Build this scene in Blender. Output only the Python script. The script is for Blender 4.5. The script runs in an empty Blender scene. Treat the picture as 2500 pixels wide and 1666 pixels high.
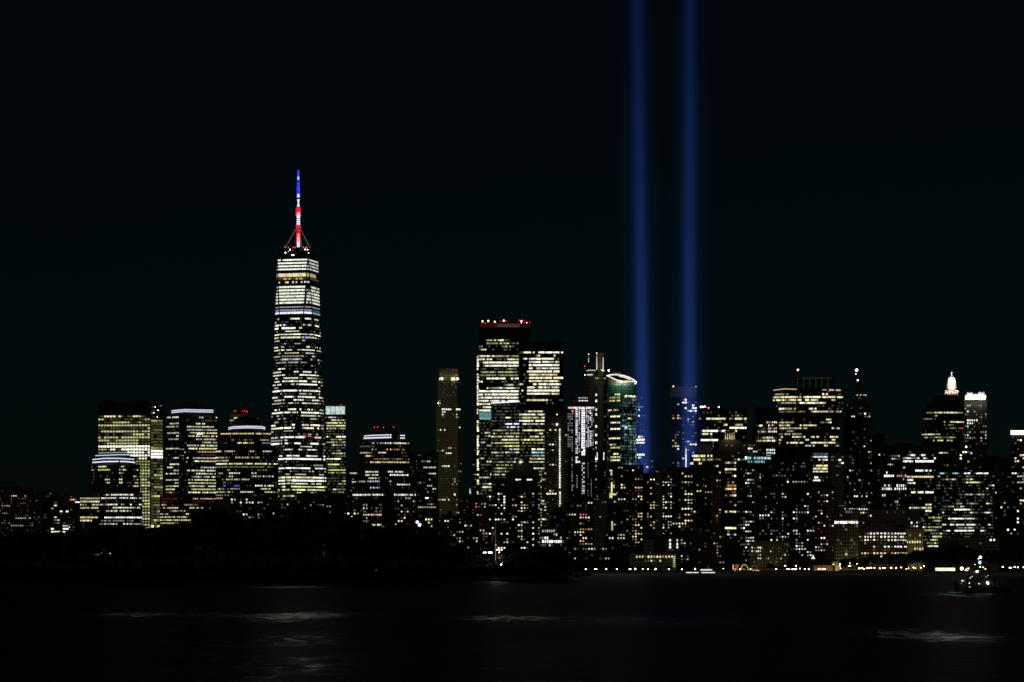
import bpy, bmesh, math, random
from mathutils import Vector, Matrix, noise
R = random.Random(911)
S = bpy.context.scene
C = S.collection

# ---------------------------------------------------------------- camera
F = 7273.0            # photo pixels per unit of slope (photo is 2500 wide)
HOR = 1384.0          # photo row of the horizon
H = 7.0               # eye height over the water, from a boat deck
cam = bpy.data.objects.new('camera', bpy.data.cameras.new('camera'))
C.objects.link(cam)
cam.location = (0, 0, H); cam.rotation_euler = (math.radians(90), 0, 0)
cam.data.sensor_width = 36; cam.data.lens = 36 * F / 2500
cam.data.shift_y = (HOR - 833) / 2500
cam.data.clip_start = 1; cam.data.clip_end = 80000
S.camera = cam

# ---------------------------------------------------------------- world, moonlight, exposure
W = bpy.data.worlds.new('World'); S.world = W; W.use_nodes = True
nt = W.node_tree; bg = nt.nodes['Background']
sky = nt.nodes.new('ShaderNodeTexSky'); sky.sky_type = 'NISHITA'; sky.sun_disc = False
SUN_EL, SUN_AZ = math.radians(38), math.radians(215)
sky.sun_elevation = SUN_EL; sky.sun_rotation = SUN_AZ
sky.air_density = 1.0; sky.dust_density = 0.6; sky.ozone_density = 3.0
tint = nt.nodes.new('ShaderNodeMix'); tint.data_type = 'RGBA'; tint.blend_type = 'MULTIPLY'; tint.inputs[0].default_value = 1; tint.inputs[7].default_value = (.34, .98, 1.08, 1)
nt.links.new(sky.outputs[0], tint.inputs[6]); nt.links.new(tint.outputs[2], bg.inputs[0]); bg.inputs[1].default_value = 0.00052
sun = bpy.data.objects.new('moonlight', bpy.data.lights.new('moonlight', 'SUN'))
C.objects.link(sun)
sun.data.energy = 0.09; sun.data.angle = math.radians(0.5); sun.data.color = (1.0, 0.93, 0.70)  # weak warm sun added in place of ambient city glow on the walls
d = Vector((math.sin(SUN_AZ) * math.cos(SUN_EL), math.cos(SUN_AZ) * math.cos(SUN_EL), math.sin(SUN_EL)))
sun.rotation_euler = d.to_track_quat('Z', 'Y').to_euler()
S.view_settings.view_transform = 'Standard'; S.view_settings.look = 'None'
S.view_settings.exposure = 0; S.view_settings.gamma = 1
S.cycles.use_denoising = True; S.cycles.denoiser = 'OPENIMAGEDENOISE'; S.cycles.denoising_prefilter = 'ACCURATE'; S.cycles.filter_width = 1.6
S.cycles.max_bounces = 4; S.cycles.transparent_max_bounces = 32
S.cycles.sample_clamp_indirect = 1.5

# ---------------------------------------------------------------- small helpers
def PX(px, Y): return (px - 1250) / F * Y
def PZ(py, Y): return H + (HOR - py) / F * Y
GZ = 2.6     # street level of the city above the water

def mat(name, col, rough=0.7, metal=0.0, emit=None, strength=0.0, sample='NONE'):
    m = bpy.data.materials.new(name); m.use_nodes = True
    n = m.node_tree; b = n.nodes['Principled BSDF']
    tc = n.nodes.new('ShaderNodeTexCoord'); no = n.nodes.new('ShaderNodeTexNoise')
    no.inputs['Scale'].default_value = 0.15; no.inputs['Detail'].default_value = 4
    mr = n.nodes.new('ShaderNodeMapRange'); mr.inputs['To Min'].default_value = 0.75; mr.inputs['To Max'].default_value = 1.2
    mx = n.nodes.new('ShaderNodeMix'); mx.data_type = 'RGBA'; mx.blend_type = 'MULTIPLY'; mx.inputs[0].default_value = 1
    mx.inputs[6].default_value = (*col, 1)
    n.links.new(tc.outputs['Object'], no.inputs['Vector']); n.links.new(no.outputs[0], mr.inputs[0])
    n.links.new(mr.outputs[0], mx.inputs[7]); n.links.new(mx.outputs[2], b.inputs['Base Color'])
    b.inputs['Roughness'].default_value = rough; b.inputs['Metallic'].default_value = metal
    if emit:
        b.inputs['Emission Color'].default_value = (*emit, 1); b.inputs['Emission Strength'].default_value = strength
        m.cycles.emission_sampling = sample
    elif sample == 'NONE': m.cycles.emission_sampling = 'NONE'
    return m

def lamp_mat(name, col, s, sample='NONE'):
    m = bpy.data.materials.new(name); m.use_nodes = True
    n = m.node_tree; n.nodes.clear()
    e = n.nodes.new('ShaderNodeEmission'); o = n.nodes.new('ShaderNodeOutputMaterial')
    e.inputs[0].default_value = (*col, 1); e.inputs[1].default_value = s
    n.links.new(e.outputs[0], o.inputs[0]); m.cycles.emission_sampling = sample
    return m

def facade(name, wall, bay=3.0, fh=4.0, wf=0.6, hf=0.5, glass=(0.012, 0.016, 0.018), rough=0.7):
    """wall with a regular grid of dark unlit panes, from UVs in metres"""
    m = bpy.data.materials.new(name); m.use_nodes = True
    n = m.node_tree; b = n.nodes['Principled BSDF']; L = n.links.new
    uv = n.nodes.new('ShaderNodeUVMap'); sp = n.nodes.new('ShaderNodeSeparateXYZ'); L(uv.outputs[0], sp.inputs[0])
    def cell(out, size, f):
        a = n.nodes.new('ShaderNodeMath'); a.operation = 'DIVIDE'; L(out, a.inputs[0]); a.inputs[1].default_value = size
        c = n.nodes.new('ShaderNodeMath'); c.operation = 'FRACT'; L(a.outputs[0], c.inputs[0])
        g = n.nodes.new('ShaderNodeMath'); g.operation = 'SUBTRACT'; L(c.outputs[0], g.inputs[0]); g.inputs[1].default_value = 0.5
        h = n.nodes.new('ShaderNodeMath'); h.operation = 'ABSOLUTE'; L(g.outputs[0], h.inputs[0])
        k = n.nodes.new('ShaderNodeMath'); k.operation = 'LESS_THAN'; L(h.outputs[0], k.inputs[0]); k.inputs[1].default_value = f / 2
        return k.outputs[0]
    mu = n.nodes.new('ShaderNodeMath'); mu.operation = 'MULTIPLY'
    L(cell(sp.outputs[0], bay, wf), mu.inputs[0]); L(cell(sp.outputs[1], fh, hf), mu.inputs[1])
    no = n.nodes.new('ShaderNodeTexNoise'); no.inputs['Scale'].default_value = 0.06; no.inputs['Detail'].default_value = 6
    L(uv.outputs[0], no.inputs['Vector'])
    mr = n.nodes.new('ShaderNodeMapRange'); mr.inputs['To Min'].default_value = 0.6; mr.inputs['To Max'].default_value = 1.3; L(no.outputs[0], mr.inputs[0])
    mm = n.nodes.new('ShaderNodeMix'); mm.data_type = 'RGBA'; mm.blend_type = 'MULTIPLY'; mm.inputs[0].default_value = 1
    mm.inputs[6].default_value = (*wall, 1); L(mr.outputs[0], mm.inputs[7])
    mx = n.nodes.new('ShaderNodeMix'); mx.data_type = 'RGBA'; L(mu.outputs[0], mx.inputs[0])
    L(mm.outputs[2], mx.inputs[6]); mx.inputs[7].default_value = (*glass, 1); L(mx.outputs[2], b.inputs['Base Color'])
    rr = n.nodes.new('ShaderNodeMapRange'); L(mu.outputs[0], rr.inputs[0]); rr.inputs['To Min'].default_value = rough; rr.inputs['To Max'].default_value = 0.25
    L(rr.outputs[0], b.inputs['Roughness'])
    m.cycles.emission_sampling = 'NONE'
    return m

# lit window glass: colour and power of the room light are stored per pane in the 'glow' attribute
def lit_glass():
    m = bpy.data.materials.new('lit_window_glass'); m.use_nodes = True
    n = m.node_tree; n.nodes.clear(); L = n.links.new
    at = n.nodes.new('ShaderNodeAttribute'); at.attribute_name = 'glow'
    geo = n.nodes.new('ShaderNodeNewGeometry'); no = n.nodes.new('ShaderNodeTexNoise')
    no.inputs['Scale'].default_value = 0.55; no.inputs['Detail'].default_value = 2
    L(geo.outputs['Position'], no.inputs['Vector'])
    mr = n.nodes.new('ShaderNodeMapRange'); mr.inputs['From Min'].default_value = 0.3; mr.inputs['From Max'].default_value = 0.7
    mr.inputs['To Min'].default_value = 0.6; mr.inputs['To Max'].default_value = 1.8; L(no.outputs[0], mr.inputs[0])
    e = n.nodes.new('ShaderNodeBsdfPrincipled'); e.inputs['Base Color'].default_value = (.01, .012, .013, 1); e.inputs['Roughness'].default_value = .3
    L(at.outputs['Color'], e.inputs['Emission Color']); L(mr.outputs[0], e.inputs['Emission Strength'])
    o = n.nodes.new('ShaderNodeOutputMaterial'); L(e.outputs[0], o.inputs[0])
    m.cycles.emission_sampling = 'NONE'
    return m
GLASS = lit_glass()

M = {
 'glass':  facade('dark_curtain_wall', (0.030, 0.034, 0.034), 1.6, 4.1, .86, .62, (0.010, 0.014, 0.016), .35),
 'green':  facade('green_curtain_wall', (0.045, 0.075, 0.055), 1.6, 4.1, .8, .5, (0.014, 0.032, 0.024), .3),
 'dgreen': facade('dark_green_glass', (0.02, 0.10, 0.09), 3, 4.1, .8, .5, (0.012, 0.05, 0.05), .3),
 'stone':  facade('dark_granite_wall', (0.070, 0.062, 0.052), 3.0, 4.0, .5, .5),
 'brick':  facade('dark_brick_wall', (0.060, 0.042, 0.032), 3.4, 3.3, .4, .5),
 'black':  facade('near_black_wall', (0.022, 0.021, 0.020), 3.4, 3.4, .4, .5),
 'tan':    facade('pale_limestone_wall', (0.66, 0.58, 0.31), 3.1, 3.9, .42, .5, (0.10, 0.08, 0.05)),
 'mid':    facade('grey_brown_stone_wall', (0.22, 0.19, 0.12), 3.1, 3.9, .45, .5, (0.03, 0.03, 0.02)),
 'olive':  facade('olive_concrete_grid', (0.34, 0.35, 0.20), 3.0, 4.1, .62, .68, (0.02, 0.02, 0.015)),
 'redst':  facade('red_brown_masonry', (0.20, 0.10, 0.06), 3.6, 4.3, .42, .5),
 'grey':   facade('grey_concrete_wall', (0.34, 0.32, 0.28), 4, 4, .3, .4, (0.06, 0.06, 0.05)),
 'yellow': facade('gold_lit_curtain_wall', (0.40, 0.42, 0.20), 1.6, 4.1, .9, .6, (0.16, 0.17, 0.08)),
}
MROOF = mat('dark_roof_metal', (0.03, 0.03, 0.032), .6)
MSTEEL = mat('galvanised_steel', (0.30, 0.30, 0.30), .5, .3)
MWHITE = mat('white_terracotta', (0.75, 0.74, 0.68), .7)
MCOPPER = mat('green_copper', (0.10, 0.22, 0.16), .6)
RED = lamp_mat('red_aviation_lamp', (1, 0.05, 0.03), 4)
PINK = lamp_mat('pale_red_lamp', (1, 0.42, 0.36), 7)
WLAMP = lamp_mat('white_lamp', (1, 0.97, 0.88), 16)
GLOBE = lamp_mat('white_lamp_globe', (1, 0.95, 0.82), 18, 'FRONT')
GLOBE2 = lamp_mat('warm_lamp_globe', (1, 0.80, 0.52), 13, 'FRONT')
WSTRIP = lamp_mat('white_light_strip', (0.80, 0.80, 1.0), 1.5)
CSTRIP = lamp_mat('pale_cyan_light_strip', (0.45, 0.8, 0.85), 0.55)
BLUEL = lamp_mat('blue_lamp', (0.25, 0.3, 1.0), 5)

PAL = {'cool': (.86, .98, .76), 'neu': (1, .98, .75), 'yel': (1, .92, .50), 'ygr': (.80, .86, .34), 'gold': (.80, .76, .38),
       'warm': (1, .76, .42), 'orange': (1, .48, .18), 'red': (1, .10, .08), 'blue': (.10, .12, 1), 'vio': (.86, .88, 1.0),
       'cyan': (.45, .85, .88), 'dcy': (.15, .28, .31), 'pink': (1, .1, .6), 'white': (1, 1, .90), 'green': (.5, .9, .45)}

def link(name, me, parent=None, m=None, loc=None):
    o = bpy.data.objects.new(name, me); C.objects.link(o)
    if parent: o.parent = parent
    if loc is not None: o.location = loc
    if m: me.materials.append(m)
    return o
def tag(o, label=None, cat=None, group=None, kind=None):
    if label: o['label'] = label
    if cat: o['category'] = cat
    if group: o['group'] = group
    if kind: o['kind'] = kind
    return o
def thing(name, label, cat, loc, group=None):
    o = bpy.data.objects.new(name, None); C.objects.link(o); o.location = loc
    o.empty_display_size = 5
    return tag(o, label, cat, group)
def obj(name, bm, m, parent=None, loc=None, smooth=False):
    me = bpy.data.meshes.new(name); bmesh.ops.recalc_face_normals(bm, faces=bm.faces)
    bm.to_mesh(me); bm.free()
    if smooth:
        for p in me.polygons: p.use_smooth = True
    return link(name, me, parent, m, loc)

def box(bm, x0, x1, y0, y1, z0, z1):
    v = [bm.verts.new(p) for p in ((x0, y0, z0), (x1, y0, z0), (x1, y1, z0), (x0, y1, z0), (x0, y0, z1), (x1, y0, z1), (x1, y1, z1), (x0, y1, z1))]
    for f in ((0, 1, 2, 3), (4, 5, 6, 7), (0, 1, 5, 4), (1, 2, 6, 5), (2, 3, 7, 6), (3, 0, 4, 7)): bm.faces.new([v[i] for i in f])
def bar(bm, a, b, r, r2=None, n=6):
    a, b = Vector(a), Vector(b); q = (b - a).to_track_quat('Z', 'Y'); r2 = r if r2 is None else r2
    A = [bm.verts.new(a + q @ Vector((r * math.cos(t), r * math.sin(t), 0))) for t in [2 * math.pi * i / n for i in range(n)]]
    B = [bm.verts.new(b + q @ Vector((r2 * math.cos(t), r2 * math.sin(t), 0))) for t in [2 * math.pi * i / n for i in range(n)]]
    for i in range(n): bm.faces.new((A[i], A[(i + 1) % n], B[(i + 1) % n], B[i]))
    bm.faces.new(A); bm.faces.new(B)
def lathe(bm, prof, n=16, c=(0, 0, 0)):
    rings = []
    for r, z in prof:
        rings.append([bm.verts.new((c[0] + r * math.cos(2 * math.pi * i / n), c[1] + r * math.sin(2 * math.pi * i / n), c[2] + z)) for i in range(n)])
    for a, b in zip(rings, rings[1:]):
        for i in range(n): bm.faces.new((a[i], a[(i + 1) % n], b[(i + 1) % n], b[i]))
    bm.faces.new(rings[0]); bm.faces.new(rings[-1])
def ball(bm, c, r): bmesh.ops.create_icosphere(bm, subdivisions=1, radius=r, matrix=Matrix.Translation(c))

# ---------------------------------------------------------------- lit panes
def panes(name, quads, parent, kind=None):
    """quads: list of (4 corner points, rgb) -> one mesh"""
    me = bpy.data.meshes.new(name); vs, fs, cs = [], [], []
    for pts, rgb in quads:
        i = len(vs); vs += pts; fs.append((i, i + 1, i + 2, i + 3)); cs += [c for _ in range(4) for c in (*rgb, 1.0)]
    me.from_pydata(vs, [], fs)
    a = me.color_attributes.new('glow', 'FLOAT_COLOR', 'CORNER'); a.data.foreach_set('color', cs)
    o = link(name, me, parent, GLASS)
    if kind: o['kind'] = kind
    return o

def ribbon(name, cells, parent):
    """cells: in order along the floor, (a_bottom, a_top, b_bottom, b_top, rgb) ; lit and dark panes share their edges in one glazed band"""
    me = bpy.data.meshes.new(name); vs, ix, fs, cs = [], {}, [], []
    def vid(p):
        k = (round(p[0], 2), round(p[1], 2), round(p[2], 2))
        if k not in ix: ix[k] = len(vs); vs.append(tuple(p))
        return ix[k]
    for a0, a1, b0, b1, rgb in cells:
        f = (vid(a0), vid(b0), vid(b1), vid(a1))
        if len(set(f)) < 4: continue
        fs.append(f); cs += [c for _ in range(4) for c in (*rgb, 1.0)]
    me.from_pydata(vs, [], fs)
    a = me.color_attributes.new('glow', 'FLOAT_COLOR', 'CORNER'); a.data.foreach_set('color', cs)
    return link(name, me, parent, GLASS)

def lerp(a, b, t): return a + (b - a) * t

def windows(root, lo, hi, Y, st):
    """lo, hi: rings of (x, y, z) for the street-facing front of a tier, left to right.
    st: fh floor height, bay, fill, hf, p chance of light, rows list of (photo y, [(x0, x1, power, palette)])"""
    g = lambda k, dflt: st.get(k, dflt)
    fh, bay, fill, hf = g('fh', 4.1), g('bay', 3.0), g('fill', .85), g('hf', .5) * (.80 if g('mode', 'rows') == 'rows' else .86)
    p, stay, pal, blo, bhi = g('p', .5), g('stay', .6), g('pal', ['neu']), g('lo', .15), g('hi', 1.6)
    z0, z1 = lo[0][2], hi[0][2]
    if 'y0' in st: ztop = PZ(st['y0'], Y)
    else: ztop = z1 - 1.2
    zbot = max(z0 + 1, PZ(st['y1'], Y)) if 'y1' in st else z0 + 3
    nfl = int((ztop - zbot) / fh); out = []
    fl = [ztop - (k + .5) * fh for k in range(nfl)]
    spec = {}
    for r in g('rows', []):
        zz = PZ(r[0], Y)
        if nfl:
            k = min(range(nfl), key=lambda i: abs(fl[i] - zz))
            spec.setdefault(k, []).append(r)
    colp = {}
    for k, z in enumerate(fl):
        t0, t1 = (z - z0 - fh * hf / 2) / (z1 - z0), (z - z0 + fh * hf / 2) / (z1 - z0)
        if t0 < 0 or t1 > 1: continue
        rp = p * R.choice(g('var', [0, .4, .8, 1, 1.2, 1.7])); rb = R.uniform(.55, 1.3)
        rpal = PAL[R.choice(pal)]
        exact = k in spec; segs = []
        if exact:
            for r in spec[k]: segs += r[1]
            rest = min(r[2] if len(r) > 2 else 0 for r in spec[k]); rp = rest
        row = []; cells = []; lit = False; rows_mode = g('mode', 'rows') == 'rows'; K = (0, 0, 0)
        for f in range(len(lo) - 1):
            if 'facets' in st and f not in st['facets']: continue
            A, B = Vector(lo[f]), Vector(lo[f + 1]); A2, B2 = Vector(hi[f]), Vector(hi[f + 1])
            a0, b0, a1, b1 = A.lerp(A2, t0), B.lerp(B2, t0), A.lerp(A2, t1), B.lerp(B2, t1)
            L = (b0 - a0).length
            if L < bay * .6: continue
            off = Vector((0, -.3, 0))
            n = max(1, round(L / (bay * (.88 if rows_mode and bay < 4 else 1)))); ed = g('edge', .3) / max(L, 1)
            bb = rb; um = 0.0
            def cell(ua, ub, rgb):
                q_ = [a0.lerp(b0, ua) + off, a1.lerp(b1, ua) + off, a0.lerp(b0, ub) + off, a1.lerp(b1, ub) + off]
                cells.append([*(tuple(v - root.location) for v in q_), rgb])
            for i in range(n):
                u0 = ed + (1 - 2 * ed) * (i + (1 - fill) / 2) / n; u1 = ed + (1 - 2 * ed) * (i + (1 + fill) / 2) / n
                xm = 1250 + F * lerp(a0.x, b0.x, (u0 + u1) / 2) / lerp(a0.y, b0.y, (u0 + u1) / 2)
                if 'px' in st and not (st['px'][0] <= xm <= st['px'][1]): um = (i + 1) / n; continue
                if rows_mode:
                    cell(um, u0, K); cell(u0, u1, K); cell(u1, (i + 1) / n, K); um = (i + 1) / n
                col = None; power = None
                for s in segs:
                    if s[0] <= xm <= s[1]: power = s[2] * R.choice((.8, .9, 1, 1.1) if bay > 4 else (.45, .65, .8, 1, 1, 1.1, 1.3)) * (0.06 if R.random() < (.07 if rows_mode else .2) and s[2] < 1.5 else 1); col = PAL[s[3]] if len(s) > 3 else rpal
                if power is None:
                    pp = rp
                    if 'cols' in st:
                        key = (f, i)
                        if key not in colp: colp[key] = R.choice(st['cols'])
                        pp *= colp[key]
                    if R.random() > stay: lit = R.random() < pp; bb = rb * R.uniform(.5, 1.4)
                    if not lit or R.random() > .93:
                        if R.random() < g('dim', .12) : power = R.uniform(.02, .09); col = rpal
                        else: continue
                    else:
                        power = min(bhi, lerp(blo * .6, bhi, R.random() ** 2.3) * bb * 1.25)
                        col = PAL[R.choice(pal)] if R.random() < g('mixc', .25) else rpal
                j = R.uniform(.93, 1.07)
                rgb = tuple(c * power for c in (col[0], col[1], col[2] * j))
                if rows_mode: cells[-2][4] = rgb; row.append(1); continue
                cut = R.uniform(0, .25) if R.random() < .25 else 0
                q = [a0.lerp(b0, u0) + off, a0.lerp(b0, u1) + off, a1.lerp(b1, u1) + off, a1.lerp(b1, u0) + off]
                q[0] = q[0].lerp(q[3], cut); q[1] = q[1].lerp(q[2], cut)
                row.append(([tuple(v - root.location) for v in q], rgb))
        out.append(row)
        if rows_mode and row: ribbon('window_row', cells, root)
    if g('mode', 'rows') != 'rows':
        root_all.setdefault(root.name, []).extend([q for row in out for q in row])
    return out
root_all = {}
def flush_windows():
    for name, qs in root_all.items():
        root = bpy.data.objects[name]
        def size(q): return (Vector(q[0][1]) - Vector(q[0][0])).length * (Vector(q[0][3]) - Vector(q[0][0])).length * (.3 + max(q[1]))
        qs.sort(key=size, reverse=True)
        for q in qs[:100]: panes('window', [q], root)
        if qs[100:]: panes('window', qs[100:], root, 'stuff')

# ---------------------------------------------------------------- buildings
def ring(fp, Y, z): return [(PX(p, Y + d), Y + d, z) for p, d in fp]
def tier_mesh(front_lo, front_hi, depth, root, name, m, inset=.06):
    def close(fr):
        (xa, ya, z), (xb, yb, _) = fr[0], fr[-1]; w = (xb - xa) * inset
        yy = max(ya, yb) + depth
        return list(fr) + [(xb * yy / yb - w, yy, z), (xa * yy / ya + w, yy, z)]
    A, B = close(front_lo), close(front_hi); loc = root.location
    bm = bmesh.new(); uvl = bm.loops.layers.uv.new('UVMap')
    va = [bm.verts.new(Vector(p) - loc) for p in A]; vb = [bm.verts.new(Vector(p) - loc) for p in B]
    n = len(A); u = 0
    for i in range(n):
        j = (i + 1) % n; l = (Vector(A[j]) - Vector(A[i])).length
        f = bm.faces.new((va[i], va[j], vb[j], vb[i]))
        for lp, (uu, vv) in zip(f.loops, ((u, A[i][2]), (u + l, A[j][2]), (u + l, B[j][2]), (u, B[i][2]))): lp[uvl].uv = (uu, vv)
        u += l
    bm.faces.new(vb); bm.faces.new(va[::-1])
    return obj(name, bm, m, root)

def building(name, label, Y, tiers, cat='building', clutter=True, beacons=(), group=None, gz=GZ):
    """tiers top-down: dict(fp=[(px, dy)..], y=top row, b=bottom row or None, m=material, w=[window styles], top=fp at the top, d=depth, n=name)"""
    xs = [p for t in tiers for p, _ in t['fp']]
    root = thing(name, label, cat, (PX((min(xs) + max(xs)) / 2, Y), Y, gz), group)
    root_loc = root.location
    for k, t in enumerate(tiers):
        z1 = PZ(t['y'], Y); z0 = gz - .3 if t.get('b') is None else PZ(t['b'], Y)
        lo = ring(t['fp'], Y, z0); hi = ring(t.get('top', t['fp']), Y, z1)
        tier_mesh(lo, hi, t.get('d', 32) , root, t.get('n', 'tower' if k == 0 else 'lower_block'), M[t['m']] if isinstance(t['m'], str) else t['m'])
        for st in t.get('w', []): windows(root, lo, hi, Y, st)
        if k == 0 and clutter and 'top' not in t:
            xa, xb, ya = hi[0][0], hi[-1][0], max(p[1] for p in hi)
            for _ in range(R.randint(1, 3)):
                w = (xb - xa) * R.uniform(.12, .35); x = R.uniform(xa + 1, xb - w - 1); h = R.uniform(1.5, 4.5)
                bm = bmesh.new(); box(bm, x - root_loc[0], x + w - root_loc[0], ya + 3 - root_loc[1], ya + 12 - root_loc[1], z1 - gz, z1 + h - gz)
                for s in range(3): bar(bm, (x - root_loc[0] + w * (s + .5) / 3, ya + 7 - root_loc[1], z1 + h - gz), (x - root_loc[0] + w * (s + .5) / 3, ya + 7 - root_loc[1], z1 + h + R.uniform(.5, 2.5) - gz), .35)
                obj('roof_plant', bm, MROOF, root)
            bm = bmesh.new(); box(bm, xa + .3 - root_loc[0], xb - .3 - root_loc[0], min(p[1] for p in hi) + .4 + (ya - min(p[1] for p in hi)) - root_loc[1], ya + 1.0 - root_loc[1], z1 - gz, z1 + 1.1 - gz)
            obj('parapet', bm, MROOF, root)
    for bc in beacons:
        beacon(root, Y, *bc)
    return root

def beacon(root, Y, px, py, m=RED, r=.5, dy=3, base=None):
    z = PZ(py, Y); p = Vector((PX(px, Y + dy), Y + dy, z)) - root.location
    bm = bmesh.new(); ball(bm, p, r); b = obj('beacon', bm, m, root)
    dn = (z - PZ(base, Y)) if base else 3
    bm = bmesh.new(); bar(bm, p - Vector((0, 0, dn)), p - Vector((0, 0, r * .8)), .18)
    obj('beacon_mast', bm, MSTEEL, b)
    return b

def strip(root, Y, pts, hpx, m=WSTRIP, name='light_band', dy=-.8, dash=0):
    """a band of lamps along photo points on the facade; thin real box ribbon"""
    bm = bmesh.new(); hh = hpx / F * Y / 2
    seq = []
    for (xa, ya), (xb, yb) in zip(pts, pts[1:]):
        n = max(1, int((xb - xa) / dash)) if dash else 1
        for i in range(n):
            f0, f1 = i / n, (i + (.72 if dash else 1)) / n
            seq.append((lerp(xa, xb, f0), lerp(ya, yb, f0), lerp(xa, xb, f1), lerp(ya, yb, f1)))
    for xa, ya, xb, yb in seq:
        P = []
        for d_ in (dy, dy + .5):
            for x, y in ((xa, ya), (xb, yb)):
                for s in (-1, 1): P.append(bm.verts.new(Vector((PX(x, Y + d_), Y + d_, PZ(y, Y) + s * hh)) - root.location))
        for f in ((0, 1, 3, 2), (4, 5, 7, 6), (0, 1, 5, 4), (2, 3, 7, 6), (0, 2, 6, 4), (1, 3, 7, 5)): bm.faces.new([P[i] for i in f])
    return obj(name, bm, m, root)

def flood(root, px, py, Y, power, col=(1, 1, .93), r=.4):  # point lamp, for real floodlights and added unseen lamps
    l = bpy.data.lights.new('floodlight', 'POINT'); l.energy = power; l.color = col; l.shadow_soft_size = r
    o = bpy.data.objects.new('floodlight', l); C.objects.link(o); o.parent = root
    o.location = Vector((PX(px, Y), Y, PZ(py, Y))) - root.location
    return o

def flat(x0, x1, dy=0): return [(x0, dy), (x1, dy)]
def corner(x0, xc, x1, a=14, b=14): return [(x0, a), (xc, 0), (x1, b)]
def arc(x0, x1, n=8, bulge=22):
    return [(lerp(x0, x1, .5 - .5 * math.cos(math.pi * i / n)), bulge * (1 - math.sin(math.pi * i / n))) for i in range(n + 1)]
def shrink(fp, xc, k, db=12): return [(xc + (p - xc) * k, d + db) for p, d in fp]

# ================================================================ THE CITY, from left to right
BT = 'building'
# ---- far left low blocks
building('apartment_block', 'low dark block at the far left edge with two red roof lamps', 4100,
  [dict(fp=flat(-20, 82), y=1194, m='brick', w=[dict(mode='cells', p=.05, bay=3.2, fill=.5, fh=3.4, stay=.3, pal=['neu', 'warm'], rows=[(1236, [(0, 25, .3)]), (1253, [(10, 24, .25)]), (1267, [(35, 78, .6, 'neu')]), (1282, [(28, 84, .35, 'yel')]), (1278, [(4, 24, .2, 'ygr')])])])],
  beacons=[(3, 1193), (57, 1193), (63, 1194)])
building('apartment_block', 'thin dark slab between the two low left blocks, a few dim windows', 4250,
  [dict(fp=flat(76, 98), y=1212, m='black', w=[dict(mode='cells', p=.06, bay=3.2, fh=3.4)])])
building('apartment_block', 'tall narrow black slab just left of the block with the stack of lit windows', 4060,
  [dict(fp=flat(100, 140), y=1200, m='black', w=[dict(mode='cells', p=.03, bay=4, fh=3.6)])], clutter=False)
building('apartment_block', 'low block with four stacked lit windows and white squares near its foot', 4000,
  [dict(fp=flat(124, 168), y=1222, m='brick', w=[dict(mode='cells', p=.16, bay=4.2, fh=3.9, stay=.2, lo=.3, hi=1.5, rows=[(1226, [(130, 137, 1)]), (1232, [(130, 137, 1)]), (1238, [(130, 137, 1)]), (1289, [(126, 132, 2, 'white'), (150, 168, 2, 'white')]), (1297, [(122, 160, 1, 'neu')])])])])
building('apartment_block', 'low reddish block with a bright roof-edge row left of the stepped tower', 4150,
  [dict(fp=flat(153, 195), y=1215, m='brick', w=[dict(mode='cells', p=.10, bay=3.4, fh=3.5, rows=[(1219, [(155, 180, .8, 'warm')]), (1225, [(185, 192, 1.2, 'white'), (155, 160, .8)])])])],
  beacons=[(174, 1213)])

# ---- tall office slab with gold windows
rw = []
for k in range(5): rw.append((1042 + 7.8 * k, [(238, 370, .62, 'gold')], .6))
t = building('office_tower', 'broad tower of gold lit windows with a dark top and a glowing right-hand strip', 4250,
  [dict(fp=[(238, 6), (368, 0), (398, 10)], y=984, m='glass', w=[
     dict(fh=4.3, bay=4.4, fill=.78, hf=.66, y0=1013, y1=1300, p=.85, stay=.75, facets=[0], pal=['gold', 'gold', 'ygr'], lo=.8, hi=.75, dim=.9, var=[1, 1.2, 1.3], edge=1,
       rows=[(1018, [(250, 282, .9, 'yel'), (290, 298, .9, 'yel'), (327, 338, .95, 'yel'), (340, 348, .5, 'yel')]), (1026, [(240, 260, .55, 'gold'), (350, 366, .5, 'gold')]), (1034, [(272, 300, .6, 'gold'), (305, 318, .5, 'gold'), (335, 345, .4, 'gold')], .5),
       (1042, [(238, 368, .62, 'gold')]), (1050, [(238, 336, .6, 'gold')]), (1057, [(238, 296, .6, 'gold'), (316, 336, .6, 'gold'), (346, 366, .6, 'gold')]), (1066, [(238, 286, .55, 'gold'), (296, 368, .6, 'gold')], .8), (1074, [(238, 270, .55, 'gold'), (280, 336, .6, 'gold')]),
       (1082, [(238, 246, .4, 'gold'), (264, 336, .6, 'gold')]), (1090, [(238, 252, 1.6, 'neu'), (257, 368, 1.9, 'neu')]), (1098, [(238, 262, .5, 'gold'), (268, 280, 1.2, 'neu'), (297, 368, 1.7, 'neu')]), (1106, [(312, 368, 1.3, 'neu')]), (1114, [(320, 368, 1.5, 'neu')]), (1122, [(338, 360, .9, 'yel')])]),
     dict(fh=4.3, bay=4.4, fill=.88, hf=.86, y0=1024, y1=1292, p=.97, stay=.9, facets=[1], pal=['ygr', 'gold'], lo=.3, hi=.6, var=[1.1], dim=.9,
       rows=[(1098, [(360, 400, 1.5, 'neu')]), (1106, [(360, 400, 1.3, 'neu')]), (1114, [(360, 400, 1.6, 'neu')]), (1286, [(350, 400, 1.3, 'ygr')])])]),
  ])
for p, q in ((379, 994), (392, 991), (386, 1002), (375, 1008), (384, 1018)): beacon(t, 4250, p, q, BLUEL if p == 392 else WLAMP, .45, -1)
bm = bmesh.new(); xa, xb = PX(372, 4250), PX(398, 4250)
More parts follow.
